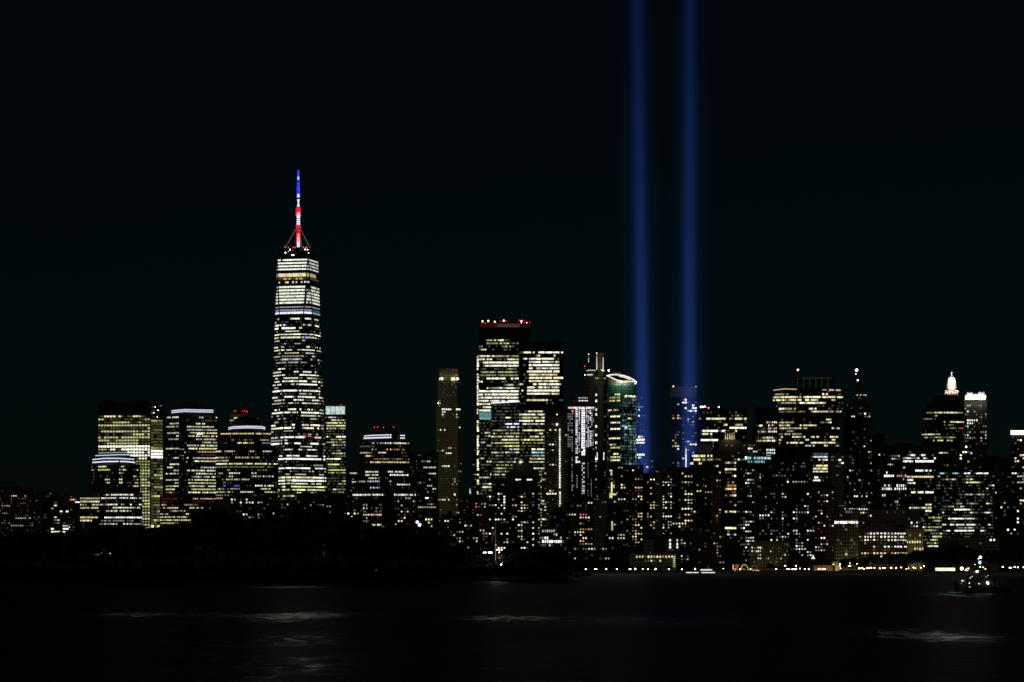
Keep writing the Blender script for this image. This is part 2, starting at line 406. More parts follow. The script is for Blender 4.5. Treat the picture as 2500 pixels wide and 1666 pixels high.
for i in range(7): bar(bm, Vector((lerp(xa, xb, i / 6), 4262, PZ(984, 4250))) - t.location, Vector((lerp(xa, xb, i / 6), 4262, PZ(974, 4250) - abs(i - 3) * .8)) - t.location, .3)
obj('roof_screen', bm, MROOF, t)

# ---- stepped office tower with light bands
t = building('office_tower', 'stepped dark tower under three thin white light bands in front of the gold windowed tower', 3950,
  [dict(fp=corner(238, 290, 318), y=1106, b=1113, m='dgreen', n='crown', d=20),
   dict(fp=corner(232, 290, 324), y=1113, b=1121, m='dgreen', n='crown', d=24),
   dict(fp=corner(225, 290, 331), y=1121, b=1133, m='black', n='crown', d=28),
   dict(fp=corner(218, 290, 343), y=1133, b=1202, m='stone', n='tower', d=34, w=[dict(fh=4.3, bay=2.9, fill=.7, hf=.5, p=.12, stay=.5, pal=['cool', 'yel'],
      rows=[(1140, [(240, 262, .9, 'ygr'), (288, 302, .6, 'ygr')]), (1149, [(224, 232, .4), (238, 270, .7, 'ygr'), (290, 310, .7), (325, 340, .6)]), (1158, [(290, 300, .7)]), (1167, [(258, 268, .7), (290, 300, .9), (328, 338, .8)]), (1175, [(258, 268, .6), (290, 300, .9), (328, 338, .9)]), (1182, [(256, 268, .7), (290, 300, .9), (330, 338, .6)]), (1198, [(322, 338, .6)])])]),
   dict(fp=corner(242, 300, 348), y=1202, m='stone', w=[dict(fh=4.3, bay=2.9, fill=.6, hf=.5, p=.55, stay=.55, pal=['neu', 'cool'], lo=.25, hi=1.3, var=[0, .5, 1, 1.3],
      rows=[(1205, [(256, 328, 1.1, 'neu')]), (1219, [(246, 346, .9, 'neu')], 0), (1242, [(277, 345, 1.1, 'neu')]), (1264, [(256, 346, 1.7, 'white')])])]),
   dict(fp=flat(195, 244, 3), y=1211, m='stone', w=[dict(fh=4.2, bay=2.0, fill=.6, hf=.6, p=.65, stay=.8, pal=['neu', 'yel'], lo=.3, hi=.9, var=[0, .6, 1.2, 1.3],
      rows=[(1213, [(195, 243, .5, 'yel')]), (1221, [(195, 243, .9, 'yel')]), (1228, [(195, 243, .9, 'yel')]), (1242, [(195, 240, .8, 'yel')]), (1265, [(195, 240, .9, 'warm')]), (1272, [(195, 225, 1.1, 'neu')])])]),
  ], clutter=False)
strip(t, 3950, [(233, 1113), (290, 1110.5), (318, 1111)], 1.6, WSTRIP, dash=2.4)
strip(t, 3950, [(226, 1122.5), (258, 1119.5), (290, 1119.5), (328, 1122)], 2.2, WSTRIP, dash=3)
strip(t, 3950, [(226, 1129.5), (255, 1127.5), (290, 1127)], 3.0, WSTRIP, dash=2.6)
strip(t, 3950, [(293, 1127), (310, 1127.5), (330, 1129.5)], 3.0, WSTRIP, dash=2.6)
strip(t, 3950, [(240, 1106.5), (290, 1105), (317, 1106)], 1.6, CSTRIP)

# ---- pyramid topped tower
t = building('office_tower', 'square tower with a dark pyramid roof above a sloping white light band', 3900,
  [dict(fp=corner(430, 462, 505, 10, 10), top=shrink(corner(430, 462, 505, 10, 10), 468, .12), y=972, b=999, m='black', n='roof', d=20),
   dict(fp=corner(412, 449, 526), y=999, b=1012, m='black', n='crown', d=34),
   dict(fp=corner(398, 437, 531), y=1012, b=1212, m='stone', n='tower', d=44, w=[
     dict(fh=4.1, bay=2.5, fill=.62, hf=.46, y0=1015, facets=[0], px=(404, 436), p=.82, stay=.85, pal=['cool', 'neu'], lo=.8, hi=1.3, var=[.9, 1, 1.1, 1.2], rows=[(1023, []), (1030, []), (1046, []), (1113, []), (1038, [(404, 436, .7, 'yel')]), (1192, [(405, 428, .9, 'yel')]), (1200, [(405, 430, .8, 'orange')])]),
     dict(fh=4.1, bay=2.35, fill=.62, hf=.48, y0=1015, facets=[1], px=(458, 531), p=.84, stay=.82, pal=['cool', 'neu', 'yel'], lo=.8, hi=1.3, var=[.9, 1, 1.1, 1.2],
       rows=[(1023, [(500, 520, .12, 'orange')]), (1030, []), (1038, [(458, 524, .75, 'yel')]), (1046, []), (1053, [(442, 530, .6, 'vio')]), (1113, [(490, 525, .16, 'red')]), (1105, [(484, 530, .6, 'warm')])]),
     dict(fh=4.1, bay=2.5, fill=.5, hf=.4, y0=1055, facets=[1], px=(438, 458), p=.10, stay=.3, pal=['cool']),
     dict(fh=4.1, bay=2.4, fill=.7, hf=.6, y0=1055, y1=1068, facets=[1], px=(441, 496), p=1, stay=.9, pal=['vio'], lo=1.2, hi=2, var=[1])]),
   dict(fp=corner(390, 440, 532, 6, 6), y=1212, m='brick', w=[dict(fh=4.0, bay=2.6, fill=.6, hf=.5, p=.5, stay=.6, pal=['neu', 'yel', 'warm'], lo=.2, hi=.9,
      rows=[(1216, [(395, 440, .1, 'red'), (470, 530, .5)], .1), (1224, [(395, 420, .12, 'red'), (470, 500, .08, 'red')]), (1238, [(398, 436, .7), (462, 512, .8)]), (1252, [(390, 412, .6, 'yel'), (455, 480, .9, 'yel')], .2), (1259, [(390, 475, .7, 'yel')], .3), (1267, [(390, 510, .8, 'yel')]), (1275, [(390, 480, .5, 'ygr')], .3)])])],
  clutter=False)
strip(t, 3900, [(419, 1003.5), (449, 1000.5), (521, 1002)], 1.9, WSTRIP, dash=2.6)
strip(t, 3900, [(419, 1008), (449, 1005), (521, 1006.8)], 1.9, WSTRIP, dash=2.6)
strip(t, 3900, [(419, 1005.8), (449, 1002.8), (521, 1004.4)], .9, CSTRIP)

# ---- small brown block behind the dome
building('apartment_tower', 'small brownish tower with red roof lamps peeking out behind the domed tower', 4400,
  [dict(fp=flat(561, 606), y=1010, m='tan', w=[dict(mode='cells', p=.25, bay=3, fh=3.6, pal=['gold', 'warm'], lo=.1, hi=.5, rows=[(1018, [(572, 580, 1.2, 'neu')])])])],
  beacons=[(571, 1003.5), (576, 1004), (592, 1003.5), (597, 1004), (602, 1004), (603, 1006)])

# ---- domed tower
dome = arc(567, 641, 10, 14)
def dfp(k): return shrink(dome, 604, k, 14 * (1 - k))
t = building('office_tower', 'tower with a black dome and a thick white light band left of the tallest tower', 3850,
  [dict(fp=dfp(.70), top=dfp(.28), y=1014, b=1019, m='black', n='roof', d=10),
   dict(fp=dfp(.92), top=dfp(.70), y=1019, b=1027, m='black', n='roof', d=14),
   dict(fp=dfp(1), top=dfp(.92), y=1027, b=1037, m='black', n='roof', d=18),
   dict(fp=arc(556, 649, 10, 12), y=1037, b=1053, m='black', n='crown', d=24),
   dict(fp=[(538, 10), (575, 2), (620, 0), (662, 8)], y=1053, b=1096, m='stone', n='tower', d=34, w=[dict(fh=4.0, bay=2.3, fill=.6, hf=.5, p=.35, stay=.7, pal=['yel', 'neu'], lo=.2, hi=.9,
      rows=[(1056, [(540, 560, .3, 'ygr'), (580, 610, .3)]), (1062, [(540, 665, .9, 'yel')]), (1071, [(634, 656, .7, 'yel')], .1), (1079, [(580, 605, 1.1, 'yel'), (610, 614, .8)], .05), (1089, [(608, 618, .6), (640, 665, .25)], .08)])]),
   dict(fp=[(526, 8), (570, 0), (622, 0), (680, 8)], y=1096, m='stone', d=44, w=[dict(fh=4.05, bay=2.35, fill=.6, hf=.5, p=.28, stay=.75, pal=['yel', 'neu', 'cool'], lo=.15, hi=.9, y1=1222,
      rows=[(1097, [(527, 540, .9), (547, 576, .6), (606, 620, .5), (640, 663, .7, 'white')]), (1104, [(610, 616, .5)]), (1112, []), (1120, [(528, 560, .7, 'yel'), (576, 608, .7, 'warm'), (615, 633, .5, 'ygr')]), (1128, [(528, 560, .4)], .1), (1135.5, [(527, 550, 1.2, 'neu'), (550, 680, 1.1, 'yel')]), (1143, [(527, 660, .22, 'ygr')]), (1157, [(532, 545, .4), (560, 588, .9, 'neu'), (612, 625, .8)]), (1165, [(552, 568, .7, 'yel')], .1), (1172, [(550, 610, .6, 'neu')], .25),
       (1181, [(545, 552, .5)]), (1188, [(543, 552, 1.5, 'blue'), (570, 586, 1.3, 'blue'), (624, 668, 1.3, 'neu')], .1), (1203, [(527, 572, .6, 'ygr'), (588, 617, .8), (645, 680, .8, 'ygr')]), (1211, [(527, 560, .25)]), (1219, [(526, 546, .6, 'warm')])])])],
  clutter=False)
strip(t, 3850, [(558, 1045), (568, 1042.5), (604, 1041), (640, 1042.2), (648, 1044.5)], 2.1, WSTRIP, dash=2.2)
strip(t, 3850, [(558, 1048.5), (568, 1046), (604, 1044.8), (640, 1046), (648, 1048.2)], 2.1, WSTRIP, dash=2.2)

# ---- THE TALLEST TOWER: square base twisting by chamfers to a square top turned 45 degrees
YT = 4030.0
cx, cy = PX(727, YT), YT
tall = thing('skyscraper', 'tallest tower, tapering faceted glass with a red, white and blue lit spire', 'skyscraper', (cx, cy, GZ))
ZB, ZT = 57.0, PZ(629, YT)
a0 = math.radians(-14.5)
def tallpt(kind, i):
    if kind == 'b':
        r = 61 / math.sqrt(2); a = a0 + math.radians(90 * i - 90)
        return Vector((r * math.cos(a), r * math.sin(a), ZB - GZ))
    r = 43.5 / math.sqrt(2); a = a0 + math.radians(90 * i - 45)
    return Vector((r * math.cos(a), r * math.sin(a), ZT - GZ))
bp = [tallpt('b', i) for i in range(4)]; tp = [tallpt('t', i) for i in range(4)]
bm = bmesh.new(); uvl = bm.loops.layers.uv.new('UVMap')
vb = [bm.verts.new(p) for p in bp]; vt = [bm.verts.new(p) for p in tp]; vg = [bm.verts.new((p.x, p.y, -.3)) for p in bp]
for i in range(4):
    j = (i + 1) % 4
    for f in ((vb[i], vt[i], vt[i - 1]), (vb[i], vb[j], vt[i]), (vg[i], vg[j], vb[j], vb[i])):
        ff = bm.faces.new(f)
        for lp in ff.loops: lp[uvl].uv = (lp.vert.co.x + lp.vert.co.y, lp.vert.co.z)
bm.faces.new(vt); bm.faces.new(vg)
obj('tower', bm, M['glass'], tall)
def section(z):
    t = min(1, max(0, (z - (ZB - GZ)) / (ZT - ZB))); pts = []
    for i in range(4): pts += [bp[i].lerp(tp[i - 1], t), bp[i].lerp(tp[i], t)]
    return pts      # 8 points round
# rows measured on the photograph: (row, height, {face: [(u0, u1, power, palette)]})
FH = 7.55 / F * YT
def tall_row(py, hpx, fn):
    z = PZ(py, YT) - GZ; hh = hpx / F * YT / 2; lo, hi = section(z - hh), section(z + hh); quads = []; any_lit = [False]
    for i in range(8):
        j = (i + 1) % 8; A, B = lo[i], lo[j]; L = (B - A).length
        if L < 2.0: continue
        nrm = (B - A).cross(Vector((0, 0, 1))).normalized()
        if nrm.y > -.02: continue
        n = max(1, round(L / 2.5))
        for k in range(n):
            u0, u1 = (k + .04) / n, (k + .96) / n
            if L < 8: u0, u1 = .1, .9
            m_ = A.lerp(B, (u0 + u1) / 2); px = 1250 + F * (m_.x + cx) / (m_.y + cy)
            r = fn(px, i, k, n) or (0, (0, 0, 0))
            pw, pc = r; pw *= R.uniform(.8, 1.15); any_lit[0] |= pw > 0
            o_ = Vector((0, -.3, 0)) if nrm.y < 0.02 else nrm * .3
            def cell(ua, ub, rgb): quads.append([tuple(A.lerp(B, ua) + o_), tuple(hi[i].lerp(hi[j], ua) + o_), tuple(A.lerp(B, ub) + o_), tuple(hi[i].lerp(hi[j], ub) + o_), rgb])
            cell(k / n, u0, (0, 0, 0)); cell(u0, u1, tuple(c * pw for c in pc)); cell(u1, (k + 1) / n, (0, 0, 0))
    if any_lit[0]: ribbon('window_row', quads, tall)
pale = (.86, .95, .78)
for y in (639, 646.8, 654.2, 661.8): tall_row(y, 3.6, lambda px, i, k, n: ((1.05, pale) if px < 752 else (.62, pale)) if R.random() < .98 else None)
tall_row(676, 8.5, lambda px, i, k, n: (.7, (1, .86, .50)) if px < 752 else ((.4, (1, .8, .45)) if px < 772 else None))
tall_row(685, 4, lambda px, i, k, n: (.5, (1, .8, .3)) if R.random() < .35 and px < 752 else (.06, PAL['warm']))
tall_row(693.5, 4, lambda px, i, k, n: (1.0, R.choice([PAL['vio'], PAL['warm'], PAL['orange']])) if R.random() < .5 and px < 752 else None)
for y in (705, 713, 720.7, 728.2, 735.8, 743.3): tall_row(y, 4.3, lambda px, i, k, n: ((.95, pale) if px < 745 else (.75, pale) if R.random() < .9 else None) if px > 682 and not 744 < px < 748 else ((.8, pale) if px < 679 else None))
tall_row(754, 2.6, lambda px, i, k, n: (.3, PAL['vio']))
tall_row(761.5, 3.4, lambda px, i, k, n: (.30, PAL['vio']) if px < 760 else (.10, PAL['cyan']))
tall_row(768, 5, lambda px, i, k, n: (1.0, PAL['vio']) if px < 762 else (.30, PAL['cyan']))
full = {783: (.2, .9), 821: (.97, 1.5), 828: (.7, .8), 856: (.8, 1.1), 903: (.3, 1.3), 919: (.75, 1.2), 933: (.7, 1.2), 941: (.75, 1.3), 956: (.85, 1.4), 979: (.6, 1.3), 1001: (.55, 1.6), 1010: (.93, 1.4), 1048: (.6, 1.3), 1084: (.6, 1.4), 1115: (.6, 1.2), 1123: (.9, 1.7), 1145: (.9, 1.6), 1168: (.9, 1.0), 1176: (.97, 1.5), 1184: (.7, 1.2), 1192: (.9, 1.1), 1199: (.8, 1.0)}
y = 782.5
while y < 1290:
    near = [v for v in full if abs(v - y) < 3.8]
    if near: pr, pw = full[near[0]]
    else: pr, pw = R.choice([(.22, .6), (.38, .8), (.5, .95), (.6, .9), (.3, .7), (.42, 1.1), (.10, .35)])
    if 872 < y < 890: pr, pw = .5, .5
    if 893 < y < 899 or 1128 < y < 1138: pr *= .3
    pc = R.choice([PAL['neu'], PAL['neu'], PAL['cool'], PAL['white'], (1, .9, .6)])
    if y > 1185: pc = R.choice([(.85, .95, .45), (1, .95, .6)])
    if 874 < y < 892: pc = PAL['vio']
    state = {'v': R.random() < pr, 'p': pw}
    low, hgt = y, R.uniform(2.1, 3.9)
    def fn(px, i, k, n):
        if k == 0 or R.random() < .36: state['v'] = R.random() < pr; state['p'] = pw * R.uniform(.45, 1.25)
        if 996 < low < 1060 and 722 < px < 736 and R.random() < .75: return None     # dark shaft
        q = state['p']
        if px > 783 and low < 1100: q *= .35
        if not state['v']: return (R.uniform(.02, .07), pc) if R.random() < .25 else None
        c_ = PAL['blue'] if R.random() < .006 else pc
        return (q, c_)
    tall_row(y, hgt, fn)
    y += 7.6 if y < 1000 else 7.5
tall_row(1067.5, 2.0, lambda px, i, k, n: (1.1, PAL['red']) if 727 < px < 758 and R.random() < .7 else None)
for i in range(4):
    for a_, b_ in ((bp[i], tp[i - 1]), (bp[i], tp[i])):
        bm = bmesh.new(); o_ = Vector((0, -.35, 0)); bar(bm, a_ + o_, b_ + o_, .75, n=6); obj('corner_edge', bm, MROOF, tall)
# corner lights, ring platform, spire
zc = ZT - GZ
bm = bmesh.new(); r_ = 24
for k in range(4):
    a = tp[k]; b_ = tp[(k + 1) % 4]
bmesh.ops.create_cone(bm, cap_ends=True, segments=4, radius1=29.0, radius2=29.0, depth=5, matrix=Matrix.Translation((0, 0, zc + 2.7)) @ Matrix.Rotation(a0 + math.radians(45), 4, 'Z'))
obj('parapet', bm, M['black'], tall)
bm = bmesh.new(); lathe(bm, [(17, zc + 5.2), (17, zc + 9), (19, zc + 9), (19, zc + 11.5), (15, zc + 11.5), (15, zc + 12.5)], 24); obj('ring_platform', bm, MROOF, tall)
bm = bmesh.new()
for k in range(24):
    a = math.pi * k / 12; p = Vector((18.6 * math.cos(a), 18.6 * math.sin(a), 0))
    bar(bm, p + Vector((0, 0, zc + 11.5)), p + Vector((0, 0, zc + 15 + R.uniform(0, 4))), .35)
obj('antenna_ring', bm, MSTEEL, tall)
for px, py, mm in ((696, 604, RED), (704, 604.5, RED), (716, 604, RED), (721, 604.6, RED), (741, 604, RED), (746, 604.6, RED), (749, 604.4, RED), (708, 610, WLAMP), (745, 609.5, WLAMP), (751, 610, WLAMP), (704, 614, BLUEL), (697, 617, WLAMP), (713, 623.5, WLAMP), (717, 623.5, WLAMP), (745, 630, WLAMP), (745, 622, WLAMP), (753, 618, WLAMP)):
    p = Vector((PX(px, YT - 20), YT - 20, PZ(py, YT - 20))) - tall.location
    bm = bmesh.new(); ball(bm, p, .55); obj('beacon', bm, mm, tall)
sp = Vector((PX(728.5, YT) - cx, 0, 0))
spire_em = lambda n_, c_, s_: lamp_mat('spire_light_' + n_, c_, s_)
sb, sw, sr, sr2, sdk = spire_em('blue', (.04, .04, 1), 1.6), spire_em('white', (.72, .72, 1), 1.25), spire_em('red', (1, .03, .05), .8), spire_em('pale_red', (1, .35, .32), 1.3), mat('dark_spire_steel', (.04, .04, .05), .5)
def seg(ya, yb, wa, wb, m, name='spire_section'):
    bm = bmesh.new(); za, zb = PZ(ya, YT) - GZ, PZ(yb, YT) - GZ; k = YT / F / 2
    lathe(bm, [(wb * k * .8, zb), (wa * k * .8, za)], 10, sp)
    o = obj(name, bm, m, tall); return o
seg(416, 420, 1.5, 2, sb); seg(420, 432, 1.6, 4, sb); seg(432, 439, 4, 5.5, sw); seg(439, 447, 2.4, 2.4, sdk); seg(447, 462, 4.6, 5, sb)
seg(462, 474, 4, 5.5, sb); seg(474, 482, 5.5, 7.5, sw); seg(482, 486, 3, 3, sdk); seg(487, 491, 7, 7, sw, 'spire_ring'); seg(491, 505, 4, 7.5, sw); seg(505, 507, 3, 3, sdk)
seg(507, 511, 8, 9, sr, 'spire_ring'); seg(511, 519, 9, 11, sr); seg(519, 527, 8, 11, sr2); seg(527, 530, 11, 11, sw, 'spire_ring'); seg(530, 549, 9, 11, sw); seg(549, 551, 4, 4, sdk)
seg(551, 555, 16, 16, sr, 'spire_ring'); seg(555, 572, 6, 7, sr); seg(572, 583, 7, 8, sr2); seg(583, 592, 8, 8.5, sr2); seg(592, 605, 8.5, 9, sw); seg(605, 618, 10, 11, sr); seg(618, 630, 14, 16, sdk)
bm = bmesh.new()
k = YT / F / 2
for ya, yb, w, m_ in ((416, 482, 7, sb),):
    for s in (-1, 1): bar(bm, sp + Vector((s * w * k, -1, PZ(yb, YT) - GZ)), sp + Vector((s * 3 * k, -1, PZ(ya, YT) - GZ)), .35)
obj('blue_light_tube', bm, sb, tall)
bm = bmesh.new()
for ya, yb, wa, wb in ((507, 527, 10, 12), (551, 600, 8, 9.5)):
    for s in (-1, 1): bar(bm, sp + Vector((s * wb * k, -1, PZ(yb, YT) - GZ)), sp + Vector((s * wa * k, -1, PZ(ya, YT) - GZ)), .5)
obj('red_light_tube', bm, sr, tall)
for ya in (452, 457, 470, 497, 534, 539, 545, 560, 567, 577):
    bm = bmesh.new(); z = PZ(ya, YT) - GZ; lathe(bm, [(2.3 + (ya - 450) * .018, z - .25), (2.3 + (ya - 450) * .018, z + .25)], 10, sp); obj('spire_ring', bm, sdk, tall)
cable = lamp_mat('glowing_guy_cable', (.75, .68, .64), .22)  # light on the cables is put into their glowing material
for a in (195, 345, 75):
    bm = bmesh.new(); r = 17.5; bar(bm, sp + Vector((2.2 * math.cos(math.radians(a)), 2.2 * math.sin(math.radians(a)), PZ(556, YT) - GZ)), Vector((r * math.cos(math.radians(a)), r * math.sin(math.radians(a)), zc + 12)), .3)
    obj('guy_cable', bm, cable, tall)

# ---- neighbour right of the tallest tower
cyan_wall = facade('pale_cyan_screen', (.2, .3, .3), 8, 5, .92, .9, (.2, .3, .3))
t = building('office_tower', 'slim yellow-green lit tower with a pale cyan glowing top right of the tallest tower', 4300,
  [dict(fp=flat(795, 842.5), y=991, b=1014, m='glass', n='crown', d=34, w=[]),
   dict(fp=flat(793, 844), y=1014, m='green', d=36, w=[dict(fh=4.0, bay=2.6, fill=.92, hf=.55, p=.62, stay=.8, pal=['yel', 'ygr', 'neu'], lo=.18, hi=.9, y1=1212, dim=.5, var=[.5, .8, 1, 1.3],
      rows=[(1022, [(803, 821, .7, 'vio')]), (1030, [(796, 806, .9)], .2), (1036, [(796, 842, .8, 'yel')]), (1043, [(796, 842, .9, 'yel')]), (1066, [(796, 802, 1), (820, 842, 1.3, 'neu')]), (1118, [(796, 832, 1.3, 'yel')]), (1133, [(798, 828, 1, 'ygr')]), (1148, [(796, 842, .6, 'ygr')])])])],
  clutter=False, beacons=[(832, 989)])
for i in range(4):
    xa = 795.5 + i * 11.8
    zz0, zz1 = PZ(1012, 4300) - GZ, PZ(992.5, 4300) - GZ
    q = [tuple(Vector((PX(a_, 4299.5) - t.location[0], -.5, z_))) for a_, z_ in ((xa, zz0), (xa + 11, zz0), (xa + 11, zz1), (xa, zz1))]
    panes('lit_screen_panel', [(q, (.42, .55, .50))], t)

# ---- domed tower right
dome = arc(903, 978, 10, 14)
def dfp(k): return shrink(dome, 940, k, 14 * (1 - k))
t = building('office_tower', 'dark domed tower with two broken white light bands and white dotted floors', 3750,
  [dict(fp=dfp(.85), top=dfp(.66), y=1043, b=1050, m='black', n='roof', d=12),
   dict(fp=dfp(1), top=dfp(.85), y=1050, b=1060, m='black', n='roof', d=16),
   dict(fp=arc(885, 990, 10, 12), y=1060, b=1076, m='black', n='crown', d=24),
   dict(fp=[(878, 10), (915, 1), (960, 0), (1000, 9)], y=1076, b=1146, m='stone', n='tower', d=34, w=[dict(fh=4.0, bay=2.5, fill=.6, hf=.5, p=.25, stay=.7, pal=['neu', 'warm'], lo=.2, hi=.9,
      rows=[(1083, [(920, 930, .5), (941, 955, .8), (963, 992, .9)], .1), (1093, [(880, 915, .1)]), (1102, [(875, 890, .5), (886, 908, .5, 'warm'), (925, 942, 1, 'yel')], .1), (1111, [(894, 907, 1)]), (1126, [(905, 994, 1.1, 'warm')]), (1141, [(926, 943, .9, 'gold'), (966, 972, .8, 'gold'), (988, 1004, .6, 'gold')])])]),
   dict(fp=[(872, 10), (915, 1), (960, 0), (1006, 9)], y=1146, b=1202, m='stone', d=38, w=[dict(fh=4.0, bay=2.5, fill=.58, hf=.5, p=.45, stay=.7, pal=['cool', 'vio', 'neu'], lo=.2, hi=1, rows=[(1149, [(890, 925, .9, 'neu'), (942, 985, 1.1)]), (1157, [(890, 925, 1.1, 'neu'), (953, 998, 1.6, 'neu')]), (1166, [(898, 926, .8)]), (1173, [(878, 926, .7), (950, 956, .7)]), (1182, [(970, 1002, .9, 'neu')])])]),
   dict(fp=[(860, 6), (905, 0), (970, 0), (1016, 6)], y=1202, m='stone', d=44, w=[dict(fh=4.2, bay=2.3, fill=.55, hf=.58, p=.45, stay=.4, pal=['cool', 'neu', 'white'], lo=.15, hi=1.3, y1=1290, cols=[.3, .6, 1, 1.2], rows=[(1205, [(860, 950, 1.2, 'white'), (962, 1016, 1.0, 'white')]), (1259, [(886, 930, .9, 'warm')], .15), (1281, [(906, 930, 1.0, 'yel')])])])],
  clutter=False, beacons=[(914, 1043), (922, 1043), (961, 1043), (936, 1044)])
strip(t, 3750, [(889, 1065), (910, 1063.5), (951, 1062)], 2.2, WSTRIP, dash=2.4); strip(t, 3750, [(888, 1070.5), (910, 1069.5), (956, 1068)], 3.2, WSTRIP, dash=2.4)
for ya in (1063.5, 1069.8): strip(t, 3750, [(977.5, ya), (989, ya + .4)], 2.6, WSTRIP, dash=2.6)
strip(t, 3750, [(952, 1062.3), (955.5, 1062.3)], 2.4, WSTRIP)

building('apartment_block', 'low dark annex hugging the left side of the dotted domed tower', 3900,
  [dict(fp=flat(848, 876), y=1150, m='black', w=[dict(mode='cells', p=.16, bay=3, fh=3.8, lo=.2, hi=.8, pal=['cool', 'neu'])])])
building('office_block', 'black slab with few white windows between the domed tower and the slender tan tower', 4000,
  [dict(fp=flat(996, 1070), y=1106, m='black', w=[dict(fh=4.1, bay=2.9, fill=.6, p=.10, stay=.6, px=(1000, 1066), pal=['cool'], lo=.15, hi=.8, rows=[(1143, [(1035, 1064, .7)], .05), (1154, [(1042, 1064, .8)]), (1160, [(1045, 1064, .7)]), (1184, [(1040, 1056, .5)]), (1196, [(1055, 1064, .8)]), (1218, [(1036, 1047, 1.8, 'white')]), (1237, [(1020, 1064, .5, 'warm')], .1)])]),
   dict(fp=flat(1010, 1072, 4), y=1225, b=1262, m='mid', n='lower_block', d=26)], beacons=[(1065, 1107, WLAMP, .5)])

# ---- slender tan tower
crown = [dict(fp=flat(1074 + 7.6 * i, 1078.5 + 7.6 * i, 6), y=899, b=918, m='tan', n='crown_pier', d=10) for i in range(6)]
t = building('residential_tower', 'slender tan stone tower, dimly floodlit, with a notched crown', 4500,
  [dict(fp=flat(1073, 1118, 9), y=903, b=925, m='tan', n='crown', d=22)] + crown +
  [dict(fp=[(1069, 6), (1076, 0), (1115, 0), (1123, 6)], y=925, b=985, m='tan', n='tower', d=30, w=[dict(mode='cells', fh=3.9, bay=3.2, fill=.5, p=.004, lo=.2, hi=.9, y0=924, rows=[])]),
   dict(fp=[(1065, 6), (1073, 0), (1118, 0), (1127, 6)], y=985, m='tan', d=34, w=[dict(mode='cells', fh=3.9, bay=3.1, fill=.55, hf=.55, p=.06, stay=.45, lo=.15, hi=.9, y0=984, pal=['neu', 'warm', 'cool'], cols=[.3, 1, 1.5], dim=.03,
      rows=[(1001, [(1080, 1092, 1.6, 'white'), (1094, 1102, 1.6, 'white'), (1112, 1124, 1.8, 'neu')]), (1007, [(1080, 1088, 1, 'white')]), (1013, [(1080, 1088, 1, 'white'), (1112, 1116, .7)]), (1019, [(1080, 1088, 1.2, 'white'), (1112, 1120, .5, 'warm')]), (1046, [(1118, 1124, 1.4)]), (1052, [(1066, 1077, .9), (1081, 1088, 1.1)]), (1096, [(1092, 1105, .8)]), (1109, [(1088, 1105, 1.0, 'white')]), (1140, [(1076, 1098, .9)]), (1168, [(1106, 1111, .8, 'gold')]), (1175, [(1106, 1111, .6, 'gold')]), (1207, [(1106, 1111, 1.4, 'white')])])])], clutter=False)
for px, py, m_, r in ((1074, 925, WLAMP, .5), (1079, 923.5, WLAMP, 1.0), (1117, 925, WLAMP, 1.1), (1079, 926, WLAMP, .5), (1070, 985, WLAMP, .6)): beacon(t, 4500, px, py, m_, r, -1)
z_ = PZ(925, 4498) - GZ
panes('window', [([(PX(x, 4498) - t.location[0], -2, z_ + dz) for x, dz in ((1102, -2.4), (1111, -2.4), (1111, 2), (1102, 2))], (1.1, .95, .55))], t)

building('apartment_block', 'thin dotted block squeezed against the left edge of the red lit tower', 4350,
  [dict(fp=flat(1153, 1164), y=1094, m='brick', w=[dict(mode='cells', fh=3.6, bay=3.2, fill=.6, p=.4, stay=.3, pal=['warm', 'neu', 'ygr'], lo=.1, hi=.8)])])
building('monument_tower', 'small floodlit pointed spire on the dark rooftops right of the tan tower', 4100,
  [dict(fp=flat(1145, 1150), top=[(1147.2, 1), (1147.8, 1)], y=1192, b=1206, m=lamp_mat('floodlight_glow_spire', (.8, .95, .8), .7), n='spire', d=3), dict(fp=flat(1136, 1160), y=1206, m='black', n='tower', d=14)], clutter=False)  # floodlighting of the spire is put into its emissive material

# ---- tower with red lights
rws = [(829, [(1190, 1205, .45, 'ygr'), (1208, 1236, .9, 'yel')]), (838, [(1190, 1215, .3, 'ygr'), (1222, 1243, .8, 'yel'), (1250, 1268, .3)]), (855, [(1170, 1190, .7)]), (863, [(1165, 1268, .3, 'yel')]), (871, [(1165, 1208, 1.1)]), (878, [(1165, 1200, .9), (1240, 1268, .7)]), (885, [(1180, 1268, 1.5, 'neu')]), (893, [(1182, 1268, 1.2, 'neu')]),
       (908, [(1172, 1264, .4, 'ygr')]), (924, [(1188, 1236, 1.3, 'neu'), (1246, 1268, 1.4, 'neu')]), (916, [(1172, 1264, .25, 'ygr')]), (932, [(1164, 1180, 1.2)]), (953, [(1165, 1268, 1.5, 'neu')]), (961, [(1165, 1268, 1.2, 'neu')]), (969, [(1165, 1268, 1.2, 'neu')]), (977, [(1165, 1268, 1.0, 'neu')]), (986, [(1165, 1198, .9)]), (1001, [(1170, 1198, 1.2)]), (1028, [(1200, 1268, .0)], 0), (1009, [], 0), (1017, [], 0), (1025, [], 0)]
t = building('skyscraper', 'tall tower under a line of red lamps with a bright left edge', 4150,
  [dict(fp=flat(1171, 1296, 4), y=786, b=829 - 3, m='black', n='crown', d=40),
   dict(fp=flat(1169, 1285, 2), y=826, b=866, m='glass', n='tower', d=44, w=[dict(fh=4.35, bay=3.0, fill=.93, hf=.55, p=.3, y0=827, px=(1165, 1268), pal=['neu', 'yel'], rows=rws[:3])]),
   dict(fp=[(1164, 3), (1169, 0), (1285, 0)], y=866, m='glass', d=48, w=[dict(fh=4.45, bay=3.0, fill=.93, hf=.58, p=.6, stay=.8, y0=866, facets=[1], px=(1165, 1269), pal=['neu', 'yel', 'cool'], lo=.25, hi=1.3, dim=.4, rows=rws[3:])])],
  clutter=False)
